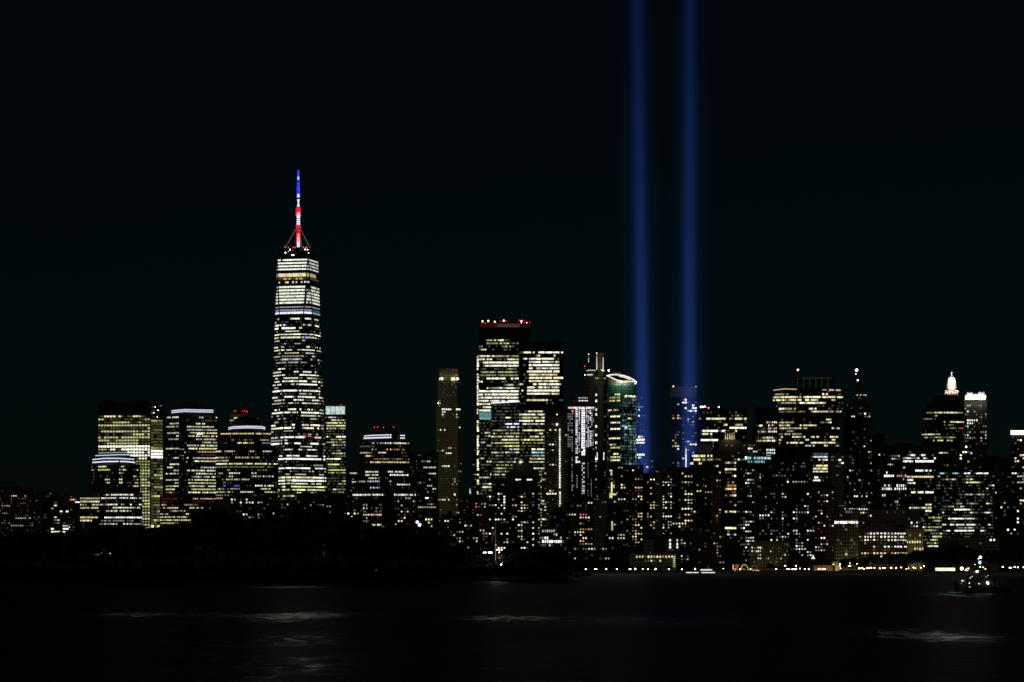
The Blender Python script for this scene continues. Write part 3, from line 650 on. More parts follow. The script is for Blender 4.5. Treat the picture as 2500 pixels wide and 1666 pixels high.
for px, py, m_, r in ((1178, 784.5, PINK, 1.5), (1192, 783.5, PINK, 1.6), (1208, 785.5, PINK, 1.4), (1230, 783, PINK, 1.6), (1273, 784, PINK, 1.5), (1273, 788, PINK, .9), (1286, 788, PINK, .9), (1180, 788, RED, .7), (1210, 789, RED, .6), (1222, 783, RED, .5), (1268, 782, RED, .6), (1280, 783, RED, .5), (1294, 787, RED, .5), (1186, 789, RED, .5), (1236, 784, RED, .5)):
    beacon(t, 4150, px, py, m_, r * .75, 2, py + 8)
bm = bmesh.new(); red_dim = lamp_mat('red_glow_rail', (.6, .08, .06), .12)  # red light on the railing is put into its own glow
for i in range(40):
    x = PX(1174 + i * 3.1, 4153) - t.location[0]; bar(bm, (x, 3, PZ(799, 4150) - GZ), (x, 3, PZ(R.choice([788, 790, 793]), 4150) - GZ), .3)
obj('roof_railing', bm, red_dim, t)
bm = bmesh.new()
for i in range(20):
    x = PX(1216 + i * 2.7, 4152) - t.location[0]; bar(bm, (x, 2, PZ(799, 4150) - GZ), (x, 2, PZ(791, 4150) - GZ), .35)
obj('roof_screen', bm, lamp_mat('dim_glow_screen', (.3, .22, .2), .3), t)  # light on this screen is put into its emissive material
# bright vertical edge
q = []
y = 869
while y < 1208:
    if R.random() < .86:
        w = R.choice([2.6, 3.4, 4.6]); h = R.uniform(4, 6.5); Yq = 4147.5
        pw = R.uniform(.5, 1.5); col = (1, .98, .62) if y > 980 else (1, .97, .72)
        q.append(([(PX(1164.6, Yq) - t.location[0], -1.2, PZ(y + h, Yq) - GZ), (PX(1164.6 + w, Yq) - t.location[0], -1.6, PZ(y + h, Yq) - GZ), (PX(1164.6 + w, Yq) - t.location[0], -1.6, PZ(y, Yq) - GZ), (PX(1164.6, Yq) - t.location[0], -1.2, PZ(y, Yq) - GZ)], tuple(c * pw for c in col)))
    y += 7.2
for q_ in q: panes('corner_window', [q_], t)
panes('lit_screen_panel', [([(PX(x, 4147) - t.location[0], -2, PZ(yy, 4147) - GZ) for x, yy in ((1170, 1023), (1199, 1023), (1199, 1006), (1170, 1006))], (.07, .19, .18))], t)
panes('lit_screen_panel', [([(PX(x, 4146.6) - t.location[0], -2.4, PZ(yy, 4146.6) - GZ) for x, yy in ((1171, 1024), (1198, 1024), (1198, 1020), (1171, 1020))], (.16, .33, .30))], t)

# ---- twin-height tower to its right
rws = [(863, [(1268, 1296, 1.2, 'yel'), (1300, 1306, .6), (1315, 1375, 1.2, 'neu')]), (871, [(1305, 1318, .6), (1350, 1357, .9)]), (879, [(1278, 1306, .8), (1306, 1357, 1.3, 'neu')]), (887, [(1290, 1366, .9, 'neu')]), (895, [(1290, 1366, 1.2, 'neu')]), (903, [(1290, 1300, .8), (1308, 1366, .6)]), (910, [(1288, 1366, 1.1, 'neu')]), (918, [(1290, 1360, .9)]), (926, [(1290, 1375, 1.3, 'yel')]), (934, [(1290, 1366, .8)]), (941, [(1268, 1276, .8, 'vio'), (1300, 1372, 1.2, 'cool')]), (949, [(1288, 1366, .9)]), (957, [(1272, 1278, .8), (1288, 1366, 1.5, 'neu')]), (964, [(1288, 1366, 1.1)]), (972, []), (980, [(1285, 1336, .7, 'yel')]), (988, [])]
t = building('skyscraper', 'square-topped dark tower with a bright grid of cream floors on its right half', 4050,
  [dict(fp=flat(1268, 1375), y=835, b=1000, m='glass', n='tower', d=44, w=[dict(fh=4.32, bay=2.9, fill=.94, hf=.62, p=.3, y0=857, pal=['neu', 'yel'], lo=.3, hi=1.2, rows=rws)]),
   dict(fp=flat(1266, 1330, -2), y=1000, m='glass', d=40, w=[dict(fh=4.3, bay=2.9, fill=.93, hf=.55, p=.8, stay=.85, y0=1001, pal=['neu', 'ygr', 'yel'], lo=.35, hi=1.2, dim=.4, var=[.5, 1, 1.2, 1.3], rows=[(1005, [(1290, 1342, .6)]), (1012, [(1266, 1330, .9)]), (1025, [(1266, 1330, 1.2, 'neu')]), (1108, [(1296, 1330, .9, 'cyan')]), (1100, [(1296, 1330, 1.3, 'neu')]), (1116, [(1296, 1330, .4, 'cyan')])])]),
   dict(fp=flat(1330, 1375, 2), y=1000, m='black', d=36)], clutter=False)

# ---- glass block in front
t = building('office_tower', 'teal glass block with a white roof line in front of the red lamp tower', 3950,
  [dict(fp=[(1199, 6), (1268, 0)], y=981, m='dgreen', n='tower', d=40, w=[dict(fh=4.2, bay=2.7, fill=.93, hf=.5, p=.62, stay=.75, y0=985, pal=['ygr', 'yel', 'neu'], lo=.15, hi=.8, dim=.6, var=[.4, .8, 1, 1.2],
     rows=[(989, [], 0), (997, [], 0), (1005, [(1232, 1250, .12)], .0), (1013, [(1200, 1224, .05, 'cyan')], 0), (1020, [(1232, 1246, .9)], .05), (1028, [], .1), (1036, [(1233, 1268, 1.3, 'vio')]), (1043, [(1236, 1268, 1.2, 'vio')]), (1059, [(1205, 1215, .9), (1235, 1265, .4, 'warm')], .2), (1066, [(1200, 1220, .7), (1220, 1268, .6, 'neu')]), (1075, [(1225, 1268, 1.2, 'ygr')]), (1082, [(1200, 1268, .6, 'ygr')]), (1090, [(1225, 1268, .8, 'ygr')])])])], clutter=False)
strip(t, 3950, [(1199, 984.5), (1268, 980.5)], 2.6, WSTRIP, name='roof_light_line')

# ---- lit hotel slab
def dots(root, Y, x, ya, yb, step, w=2.4, h=3.6, col=(1, 1, .95), pw=1.5, keep=1.0, dy=-1.5, name='window'):
    y = ya
    while y < yb:
        if R.random() < keep:
            k = pw * R.uniform(.6, 1.3)
            pts = [Vector((PX(a, Y + dy), Y + dy, PZ(b, Y))) - root.location for a, b in ((x, y + h), (x + w, y + h), (x + w, y), (x, y))]
            panes(name, [([tuple(p) for p in pts], tuple(c * k for c in col))], root)
        y += step
t = building('hotel_tower', 'dark hotel slab with one long vertical line of white dots', 3700,
  [dict(fp=flat(1333, 1386), y=1016, m='mid', n='tower', d=30, w=[dict(mode='cells', fh=3.6, bay=3.2, fill=.6, hf=.5, p=.07, stay=.45, pal=['yel', 'neu'], lo=.2, hi=.9, px=(1330, 1360), rows=[(1048, [(1342, 1357, .9, 'yel')]), (1087, [(1342, 1357, 1.1)]), (1098, [(1342, 1355, .6)]), (1204, [(1330, 1358, 1.6, 'neu')])], cols=[.3, 1, 2]),
       dict(mode='cells', fh=3.6, bay=3.2, fill=.6, hf=.5, p=.22, stay=.3, pal=['neu'], lo=.2, hi=1, px=(1378, 1386), y0=1045, y1=1150)]),
   dict(fp=flat(1322, 1336, 2), y=1150, m='mid', d=20, w=[dict(mode='cells', fh=3.8, bay=3, p=.4, pal=['neu', 'yel'], lo=.2, hi=1.1)])],
  beacons=[(1352, 1015, PINK, .6), (1360, 1012, PINK, .7), (1376, 1016, RED, .7), (1370, 1014, RED, .4)])
beacon(t, 3700, 1360, 1037, WLAMP, .6, -1)
dots(t, 3700, 1365.5, 1048, 1190, 5.85); dots(t, 3700, 1366, 1204, 1252, 5.85); dots(t, 3700, 1366, 1201, 1204, 5.85, col=(1, .6, .5))

# ---- round tower of vertical white light
t = building('residential_tower', 'tower streaked with vertical columns of white light under a rosy crown', 3750,
  [dict(fp=flat(1396, 1440, 3), y=968, b=992, m='brick', n='crown', d=26, w=[dict(fh=3.6, bay=2.4, fill=.5, hf=.4, p=.2, y0=968, pal=['pink', 'warm'], lo=.03, hi=.1, dim=.05, rows=[(972, [(1400, 1440, .06, 'red'), (1412, 1434, .9, 'vio')]), (982, [(1396, 1448, .08, 'red'), (1412, 1436, 1.5, 'vio')])])]),
   dict(fp=[(1385, 6), (1402, 0), (1436, 0), (1452, 6)], y=992, m='stone', n='tower', d=36)],
  clutter=False, beacons=[])
for x, w, pw, ya, yb, kp in ((1386.5, 1.6, .25, 1010, 1100, .7), (1391, 1.6, .22, 1010, 1090, .7), (1396, 1.6, .3, 1010, 1200, .7), (1405.5, 2.6, 1.0, 998, 1130, .9), (1409, 1.6, .9, 998, 1120, .85), (1413.5, 1.8, .9, 1000, 1110, .85), (1420, 3.4, 2.0, 996, 1108, .97), (1424.5, 3.4, 1.5, 996, 1108, .95), (1421, 1.6, .7, 1130, 1204, .8), (1424.5, 2.2, .9, 1130, 1204, .6), (1431, 1.6, .8, 998, 1090, .8), (1435, 1.8, .9, 998, 1090, .8), (1440, 2.4, 1.1, 996, 1086, .85), (1444, 1.8, .6, 996, 1086, .75), (1448, 1.6, .25, 1000, 1100, .7), (1408, 1.6, .3, 1160, 1200, .7), (1443, 1.2, .25, 1170, 1210, .8), (1435, 1.2, .18, 1130, 1210, .6), (1400, 1.2, .2, 1180, 1215, .7)):
    dots(t, 3750, x, ya, yb, 5.6, w, 3.6, (.92, .90, 1), pw, kp)
for x in range(1387, 1450, 4): dots(t, 3750, x, 994, 996, 5.6, 3.2, 4.2, (1, .75, .8) if x < 1400 or x > 1436 else (1, .95, 1), 1.0 if R.random() < .8 else .3)
dots(t, 3750, 1396, 1002, 1010, 5, 4, 3.5, (1, .4, .2), .5); dots(t, 3750, 1408, 1126, 1130, 9, 3, 4, (1, 1, .95), 1.8); dots(t, 3750, 1413, 1126, 1130, 9, 2.6, 4, (1, 1, .95), 1.5)

# ---- finned tower
t = building('office_tower', 'dark slab topped by three upright masts given a white glow', 3850,
  [dict(fp=[(1431, 6), (1437, 2), (1456, 0)], y=905, b=935, m='stone', n='crown', d=22),
   dict(fp=[(1423, 6), (1440, 0), (1480, 0)], y=918, m='stone', n='tower', d=34, w=[dict(mode='cells', fh=3.8, bay=3.2, fill=.6, p=.03, px=(1450, 1480), lo=.2, hi=1)]),
   dict(fp=flat(1460, 1473, -2), y=862, m='mid', n='stair_shaft', d=10)], clutter=False)
finm = lamp_mat('glowing_mast_edge', (.95, .9, .8), .9)  # light on the masts is put into a self-glowing material
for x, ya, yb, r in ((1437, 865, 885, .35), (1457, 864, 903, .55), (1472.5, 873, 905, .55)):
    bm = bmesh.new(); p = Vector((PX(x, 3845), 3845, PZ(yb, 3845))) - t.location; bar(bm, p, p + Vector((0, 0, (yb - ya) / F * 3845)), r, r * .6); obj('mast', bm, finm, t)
strip(t, 3850, [(1432, 906), (1440, 904.5), (1454, 905)], 2.2, lamp_mat('warm_roof_line', (1, .95, .65), .55), name='roof_light_line', dy=-3)
strip(t, 3850, [(1433, 916), (1447, 915.5)], 2.2, lamp_mat('white_roof_line', (1, 1, .8), .9), name='roof_light_line', dy=-3)
strip(t, 3850, [(1468, 904.5), (1475, 905.5)], 2.6, lamp_mat('white_roof_line', (1, 1, .8), 1.4), name='roof_light_line', dy=-3)
for px, py, m_, r in ((1428, 895, RED, .6), (1437, 865.5, PINK, .5), (1457, 863, PINK, .6), (1486.5, 905, WLAMP, 1.0), (1428, 916, WLAMP, .4)): beacon(t, 3845, px, py, m_, r, -3, py + 10)
for ya, w in ((915, 4), (923, 5), (929.5, 4)): dots(t, 3850, 1468, ya - 2, ya - 1, 9, w, 4, pw=1.8)
for ya in (962, 977, 998, 1010, 1039, 1060, 1079): dots(t, 3850, 1454, ya, ya + 1, 9, 3.2, 5, pw=1.5)
for ya in (984, 1018, 1039, 1066, 1082, 1148): dots(t, 3850, 1469, ya, ya + 1, 9, 3.6, 5, pw=1.6)
for x in (1454, 1469): dots(t, 3850, x, 1070, 1240, 11, 2.2, 4, pw=.5, keep=.5)
for x in (1457.5, 1473.5): dots(t, 3850, x, 1105, 1106, 90, 1.3, 17, pw=1.4); dots(t, 3850, x - 4, 1119, 1120, 90, 4.6, 4, pw=1.8)

# ---- curved glass tower
ar = arc(1483, 1554, 8, 16)
t = building('residential_tower', 'curved glass tower with a glowing arched roof edge, yellow rooms left and blue panes right', 3800,
  [dict(fp=ar, y=940, m='dgreen', n='tower', d=36, w=[
     dict(fh=4.0, bay=2.6, fill=.9, hf=.6, p=.12, stay=.7, y0=944, y1=1134, px=(1485, 1513), pal=['yel'], lo=.3, hi=1, dim=.02, rows=[(963, [(1500, 1514, .7, 'yel')]), (971, [(1488, 1514, .5, 'gold')]), (977, [(1488, 1514, .7, 'yel')]), (998, [(1483, 1492, .9, 'warm'), (1498, 1510, .5, 'yel')]), (1018, [(1491, 1512, 1.1, 'yel')]), (1032, [(1491, 1513, .7, 'yel')]), (1047, [(1491, 1513, 1.5, 'neu')]), (1067, [(1487, 1512, .9, 'yel')]), (1095, [(1490, 1513, .5, 'yel')]), (1115, [(1491, 1513, .7, 'yel')]), (1122, [(1491, 1513, .9, 'yel')]), (1129, [(1500, 1513, .9, 'yel')])]),
     dict(fh=3.7, bay=3.0, fill=.92, hf=.8, p=.75, stay=.7, y0=966, y1=1138, px=(1513, 1554), pal=['dcy', 'dcy', 'cyan'], lo=.05, hi=.5, dim=.5, var=[.7, 1, 1.2]),
     dict(mode='cells', fh=4.0, bay=3.6, fill=.8, hf=.7, p=.10, stay=.2, y0=964, y1=1134, px=(1515, 1554), pal=['white', 'neu', 'yel'], lo=.5, hi=1.8, dim=0, rows=[(964, [(1513, 1554, 1.2, 'yel')])])])], clutter=False)
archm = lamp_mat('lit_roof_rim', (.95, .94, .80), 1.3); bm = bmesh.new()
def apt(x, y, dy=0): return Vector((PX(x, 3800 + dy), 3800 + dy, PZ(y, 3800))) - t.location
prof = [(1481, 917), (1493, 914.5), (1508, 914.5), (1524, 917), (1538, 922), (1548, 928), (1554, 933)]
for (xa, ya), (xb, yb) in zip(prof, prof[1:]): bar(bm, apt(xa, ya, 8), apt(xb, yb, 4), .75)
fr = [(1483, 918), (1492, 922), (1505, 928), (1518, 931), (1535, 931.5), (1550, 932)]
for (xa, ya), (xb, yb) in zip(fr, fr[1:]): bar(bm, apt(xa, ya, 0), apt(xb, yb, -2), .6)
for x, y in ((1510, 917), (1518, 919), (1525, 921), (1531, 924)): bar(bm, apt(x, y, 6), apt(x + 8, y + 3, 3), .5)
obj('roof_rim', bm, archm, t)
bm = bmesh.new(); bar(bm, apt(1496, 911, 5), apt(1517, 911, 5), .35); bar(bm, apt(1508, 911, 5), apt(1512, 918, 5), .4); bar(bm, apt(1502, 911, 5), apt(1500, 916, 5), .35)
obj('roof_crane', bm, lamp_mat('dim_glow_crane', (.5, .48, .38), .35), t)  # crane glows by itself, light on it put into the material
bm = bmesh.new()
for i in range(len(ar) - 1):
    (p0, d0), (p1, d1) = ar[i], ar[i + 1]
    def ty(p): 
        for (xa, ya), (xb, yb) in zip(fr, fr[1:]):
            if xa <= p <= xb: return lerp(ya, yb, (p - xa) / (xb - xa))
        return 932 if p > 1500 else 918
    q = [bm.verts.new(apt(p, y, d_)) for p, y, d_ in ((p0, 940, d0), (p1, 940, d1), (p1, ty(p1), d1), (p0, ty(p0), d0))]; bm.faces.new(q)
ret = bmesh.ops.solidify(bm, geom=bm.faces[:], thickness=.5)
obj('roof_screen', bm, MSTEEL, t)
for fx in (1492, 1505, 1518, 1532, 1546): flood(t, fx, 932, 3791, 4200, (1, .90, .60))
dots(t, 3800, 1512, 930, 931, 90, 17, 6, (1, .9, .55), .9, dy=-3, name='lit_screen_panel'); dots(t, 3800, 1550, 932, 933, 90, 3, 6, (1, 1, .9), 1.6, dy=3)

building('office_tower', 'narrow tower standing inside the left blue beam, a few white floors', 3990,
  [dict(fp=flat(1550, 1574), y=966, m='glass', w=[dict(fh=4.0, bay=2.6, fill=.92, hf=.6, p=.03, stay=.7, px=(1555, 1573), pal=['cyan'], lo=.05, hi=.3, rows=[(994, [(1555, 1571, .25, 'cyan')]), (1002, [(1560, 1563, .8)]), (1016, [(1557, 1561, 1.5)]), (1065, [(1559, 1572, 1.4, 'white')]), (1071, [(1555, 1573, 2, 'white')]), (1078.5, [(1555, 1573, 1.6, 'white')]), (1107, [(1555, 1572, 1.4, 'white')]), (1115, [(1560, 1566, 1.6)])])])], clutter=False)
building('office_block', 'dim grey block at the foot of the left blue beam', 4050,
  [dict(fp=flat(1571, 1601), y=1121, m='grey', w=[dict(mode='cells', fh=3.9, bay=3.2, p=.03, rows=[(1138, [(1577, 1584, 1.1, 'warm'), (1598, 1601, .5, 'warm')])])])], clutter=False)
building('apartment_tower', 'plain tan windowless slab between two dotted apartment blocks under the beams', 3700,
  [dict(fp=flat(1600, 1617), y=1146, m='mid', w=[dict(mode='cells', fh=3.8, bay=4, p=.05, px=(1600, 1608), lo=.5, hi=1.2)])])

# ---- lattice topped tower behind right beam
t = building('residential_tower', 'tower with an open lattice crown standing inside the right blue beam', 4000,
  [dict(fp=flat(1640, 1702), y=971, m='black', n='tower', d=26, w=[
      dict(mode='cells', fh=3.75, bay=3.3, fill=.62, hf=.62, p=.25, stay=.35, y0=984, pal=['warm', 'yel', 'neu'], lo=.15, hi=1.2, px=(1639, 1662), cols=[.4, 1, 1.6]),
      dict(mode='cells', fh=3.75, bay=3.3, fill=.7, hf=.62, p=.20, stay=.35, y0=973, pal=['neu', 'vio', 'neu'], lo=.15, hi=1.4, px=(1662, 1702), cols=[.2, .8, 2], rows=[(975, [(1664, 1668, .9), (1671, 1679, 1.5)]), (980, [(1665, 1668, .8), (1672, 1679, 1.3)]), (990, [(1688, 1697, 1.5)]), (995, [(1672, 1679, 1.5), (1687, 1700, 1.5)])])])], clutter=False,
   beacons=[(1644, 943.5, PINK, .9), (1699, 943.8, PINK, .6), (1667, 985, RED, .9)])
dots(t, 4000, 1673.8, 1096, 1140, 4.6, 2.0, 3.2, (.95, .95, 1), 1.7)
bm = bmesh.new()
for i in range(13):
    for dd in (0, 24):
        x = lerp(1641, 1701, i / 12); a = Vector((PX(x, 4000), 4000 + dd, PZ(971, 4000))) - t.location; bar(bm, a, a + Vector((0, 0, 28 / F * 4000)), .28, n=4)
for zz in (944, 953, 962):
    for dd in (0, 24): bar(bm, Vector((PX(1641, 4000), 4000 + dd, PZ(zz, 4000))) - t.location, Vector((PX(1701, 4000), 4000 + dd, PZ(zz, 4000))) - t.location, .22, n=4)
obj('crown_lattice', bm, mat('pale_steel_lattice', (.75, .72, .62), .5), t)

building('office_block', 'broad flat-topped black office slab with cream window strips right of the right beam', 3950,
  [dict(fp=flat(1701, 1823), y=997, m='black', n='tower', d=40, w=[dict(fh=4.05, bay=2.9, fill=.94, hf=.72, p=.02, stay=.75, y0=1004, pal=['yel'], lo=.2, hi=.8, dim=.1,
     rows=[(1019, [(1780, 1787, .4)]), (1025, [(1705, 1715, .25), (1727, 1770, .8, 'yel'), (1793, 1823, 1.1, 'yel')]), (1031, [(1709, 1713, .9), (1765, 1770, .4)]), (1041, [(1768, 1774, .8), (1796, 1812, .4)]), (1047.5, [(1780, 1790, 1.5, 'neu'), (1792, 1822, 1.2, 'neu')]), (1054, [(1713, 1769, 1.2, 'neu'), (1793, 1798, 1.2)]), (1061.5, [(1716, 1730, 1.1), (1735, 1741, .8), (1760, 1764, .8)]), (1075, [(1713, 1752, 1.3, 'neu')])])])], clutter=False)
t = bpy.data.objects[[o.name for o in bpy.data.objects if o.get('label', '').startswith('broad flat-topped black')][0]]
for px, py, m_, r in ((1711, 993.5, WLAMP, .9), (1715, 993, WLAMP, .7), (1720, 993, WLAMP, .9), (1726, 994, RED, .6), (1730, 996, PINK, .6), (1755, 994, WLAMP, .6)): beacon(t, 3950, px, py, m_, r, 4)
building('office_block', 'low yellow windowed block with a grey roof hall, foot of the right beam', 3900,
  [dict(fp=flat(1703, 1737, 3), y=1084, b=1108, m='grey', n='roof_hall', d=14), dict(fp=flat(1684, 1744), y=1107, m='stone', n='tower', d=30, w=[dict(fh=4.9, bay=2.7, fill=.8, hf=.68, p=.2, stay=.7, y0=1109, y1=1145, pal=['yel'], lo=.2, hi=1, rows=[(1114, [(1689, 1700, 1.2, 'neu'), (1700, 1722, .8, 'yel'), (1727, 1741, .9, 'yel')]), (1125.5, [(1695, 1710, 1.1, 'yel'), (1712, 1741, .3, 'yel')]), (1136, [(1685, 1692, 1.1, 'yel'), (1705, 1716, 1.0, 'yel')])])])], clutter=False)

# ---- dark stepped tower with gold capital
t = building('apartment_tower', 'black stepped tower crowned by a small gold lit colonnade', 3650,
  [dict(fp=flat(1768, 1796, 3), y=1052, b=1074, m='black', n='crown', d=16),
   dict(fp=flat(1755, 1812, 1), y=1074, b=1100, m='black', n='tower', d=26, w=[dict(mode='cells', fh=3.8, bay=3.6, p=.08, pal=['neu'])]),
   dict(fp=flat(1742, 1820), y=1100, m='black', d=34, w=[
      dict(mode='cells', fh=4.0, bay=2.7, fill=.85, hf=.62, p=.32, stay=.75, px=(1770, 1798), pal=['yel', 'neu', 'warm'], lo=.2, hi=1.3, cols=[.8, 1], y1=1330, rows=[(1143, [(1766, 1797, 1.1, 'yel')]), (1164, [(1786, 1797, 1.3)]), (1183, [(1772, 1797, .35, 'orange')]), (1252, [(1772, 1797, .7, 'yel')]), (1289, [(1772, 1797, 1.5, 'yel')]), (1303, [(1775, 1830, .8, 'cyan')])]),
      dict(mode='cells', fh=4.0, bay=3.0, fill=.7, hf=.6, p=.22, stay=.5, px=(1735, 1762), pal=['neu', 'warm', 'yel'], lo=.2, hi=1.2, y1=1330, cols=[.4, 1, 1.5]),
      dict(mode='cells', fh=4.0, bay=3.4, fill=.6, hf=.5, p=.06, px=(1798, 1820), pal=['neu'])])], clutter=False)
for i in range(5):
    bm = bmesh.new(); a = Vector((PX(1771 + i * 5.3, 3651), 3651, PZ(1073, 3650))) - t.location; bar(bm, a, a + Vector((0, 0, R.uniform(14, 19) / F * 3650)), .9, .5); obj('pilaster', bm, MWHITE, t)
for fx in (1773, 1782, 1792): flood(t, fx, 1071, 3644, 900, (1, .82, .42))
building('office_block', 'low block with a curved cyan lit upper floor and one big white lamp', 3700,
  [dict(fp=[(1812, 0), (1840, 1), (1864, 4), (1900, 12)], y=1112, b=1142, m='black', n='tower', d=26, w=[dict(fh=4.6, bay=1.9, fill=.6, hf=.75, p=.0, dim=0, y0=1114, rows=[(1120, [(1822, 1882, .9, 'cyan')]), (1130, [(1826, 1868, .55, 'cyan')])])]),
   dict(fp=flat(1812, 1842), y=1142, m='black', w=[dict(mode='cells', fh=4.0, bay=3.2, fill=.65, p=.22, stay=.4, pal=['neu', 'white'], lo=.3, hi=1.4, cols=[.2, 1, 1.6])])], clutter=False)
t = [o for o in bpy.data.objects if o.get('label', '').startswith('low block with a curved cyan')][0]
beacon(t, 3700, 1819, 1118.5, WLAMP, 1.8, -2)
for x, y in ((1818, 1089), (1830, 1098), (1833, 1098), (1842, 1104)): pass
building('office_block', 'olive block of grouped white windows left of the wide cream lit tower', 4000,
  [dict(fp=flat(1843, 1902), y=994, b=1030, m='black', n='crown', d=24), dict(fp=flat(1838, 1870, 3), y=1026, m='mid', n='tower', d=24, w=[dict(mode='cells', fh=4.1, bay=2.1, fill=.55, hf=.62, p=.55, stay=.7, pal=['neu', 'yel'], lo=.2, hi=.8, y0=1028, px=(1846, 1868), rows=[(1036, [(1850, 1863, 1.3, 'white')]), (1045, []), (1052, []), (1057, [(1846, 1868, .5)]), (1071, [(1846, 1868, .6)]), (1077, [(1846, 1868, .6)]), (1085, []), (1092, [])])]),
   dict(fp=flat(1870, 1902, 0), y=1026, m='stone', d=24, w=[dict(mode='cells', fh=4.1, bay=2.6, fill=.5, hf=.66, p=.4, stay=.7, pal=['neu', 'warm'], lo=.5, hi=1.4, y0=1028, px=(1871, 1897), rows=[(1036, [(1876, 1892, 1.3, 'white')]), (1047, [(1871, 1896, .6)]), (1054, [(1871, 1896, 1.4, 'vio')]), (1069, [(1871, 1896, 1.1, 'warm')]), (1077, [(1871, 1896, 1.4, 'white')]), (1085, []), (1092, []), (1098, [(1871, 1892, 1.4, 'white')]), (1105, [(1871, 1892, 1.2, 'white')]), (1112, [(1871, 1882, 1.2, 'white')])])])], clutter=False)
building('apartment_block', 'dark low roof terrace with scattered lamps beside the gold crowned tower', 3900,
  [dict(fp=flat(1808, 1850), y=1082, m='mid', w=[dict(mode='cells', fh=4, bay=3.4, p=.12, lo=.4, hi=1.5, y1=1120, rows=[(1091, [(1816, 1822, 1.2)]), (1098, [(1827, 1835, 1.6)])])])])

# ---- wide tower with screen crown
rws = [(956, [], 0), (963, [(1890, 1925, .25, 'yel'), (1978, 1982, .9), (2008, 2022, 1.3, 'neu')], .1), (970.5, [(1887, 1890, .6), (1892, 1945, .85, 'yel'), (1945, 1955, .4, 'yel'), (1962, 1992, 1.4, 'yel'), (1992, 2058, 1.0, 'yel')]), (978, [(1887, 1955, .95, 'yel'), (1966, 1993, 1.3, 'yel'), (1993, 2000, .4), (2028, 2038, .6)]), (985, [(1905, 1945, .25), (1946, 2008, 1.2, 'neu'), (2008, 2015, .9, 'warm'), (2055, 2058, .9)]), (992, []), (999, [(1892, 1914, 1.4, 'neu'), (1914, 1945, .3, 'yel'), (1974, 1992, .8)]), (1006, [(1893, 1914, .6), (1917, 1964, 1.2, 'neu'), (1980, 2055, .6, 'yel')]), (1013, [(1895, 1964, .12), (2022, 2050, .2)]), (1020, []), (1027, [(2015, 2028, .9)], .05), (1034, [(1896, 1940, .5, 'yel')], .05), (1041, [(1898, 1930, .6, 'yel'), (1957, 1988, .7, 'yel')], .1), (1048, [(1902, 1915, .9, 'yel'), (1915, 1970, .4, 'yel')], .1), (1055, [(1920, 1940, .3)], .05), (1069, [(1900, 1912, .9), (1934, 1966, .7), (1978, 1990, .8), (1994, 2004, 1.1), (2024, 2048, .9, 'yel')]), (1076, [(1900, 1906, .8), (1968, 1974, .7), (2028, 2040, .8, 'yel')]), (1083, [(1900, 1908, .8), (1922, 1962, .9, 'yel'), (1980, 2040, .8, 'yel')]), (1090, [(1965, 1975, .8), (2040, 2055, .3)]), (1097, [(1965, 1990, .6, 'cool'), (2012, 2022, .7)])]
t = building('office_tower', 'very wide tower of cream floors under an orange rim and a green ribbed screen', 4050,
  [dict(fp=flat(1938, 2040, 6), y=921, b=950, m='green', n='crown', d=26),
   dict(fp=[(1887, 10), (1915, 2), (2040, 0), (2058, 5)], y=947, b=1020, m='glass', n='tower', d=44, w=[dict(fh=3.95, bay=2.9, fill=.92, hf=.68, p=.3, stay=.75, y0=952, pal=['yel', 'neu'], lo=.2, hi=.9, rows=rws[:9])]),
   dict(fp=[(1896, 8), (1915, 2), (2040, 0), (2050, 5)], y=1020, b=1104, m='glass', d=44, w=[dict(fh=3.95, bay=2.9, fill=.9, hf=.62, p=.3, stay=.6, y0=1021, pal=['yel', 'neu', 'cool'], lo=.15, hi=.9, rows=rws[9:])]),
   dict(fp=flat(1910, 2058), y=1104, m='green', d=44, w=[dict(fh=4.0, bay=2.9, fill=.92, hf=.65, p=.4, stay=.8, y0=1105, y1=1180, px=(1983, 2022), pal=['yel', 'neu'], lo=.2, hi=.9, rows=[(1105, [(1983, 2058, .5, 'cyan')]), (1111, [(1983, 2022, .12, 'cyan')]), (1118, [(1983, 2026, .8, 'vio')]), (1126, [(1998, 2020, .9, 'yel')]), (1134, [(1994, 2020, .9, 'yel')]), (1141, [(1985, 2020, .9, 'yel')]), (1148.5, [(1985, 2020, .9, 'yel')]), (1156, []), (1167, [(1987, 2000, 1.5, 'white')]), (1173.5, [(1986, 2001, 1.5, 'white')])])])], clutter=False)
orn = lamp_mat('orange_roof_line', (1, .62, .36), .8)
strip(t, 4050, [(1888, 953.5), (1915, 950), (1945, 951)], 1.8, orn, name='roof_light_line', dy=-1.5)
strip(t, 4050, [(2008, 952.3), (2018, 952.5)], 1.6, orn, name='roof_light_line', dy=-1.5); strip(t, 4050, [(2024, 952.5), (2057, 953.5)], 3.2, orn, name='roof_light_line', dy=-1.5, dash=14)
rib = lamp_mat('dim_green_glow_rib', (.25, .38, .24), .10)  # light on the ribs is put into a faint material glow
for x in (1947, 1962, 1977, 1992, 2007, 2022):
    bm = bmesh.new(); a = Vector((PX(x, 4054), 4054, PZ(949, 4050))) - t.location; bar(bm, a, a + Vector((0, 0, 26 / F * 4050)), .28, n=4); obj('crown_rib', bm, rib, t)
bm = bmesh.new(); bar(bm, Vector((PX(1958, 4054), 4054, PZ(923, 4050))) - t.location, Vector((PX(2030, 4054), 4054, PZ(923, 4050))) - t.location, .3, n=4); obj('crown_rail', bm, rib, t)
beacon(t, 4050, 1948, 902, PINK, 1.3, 12, 922)
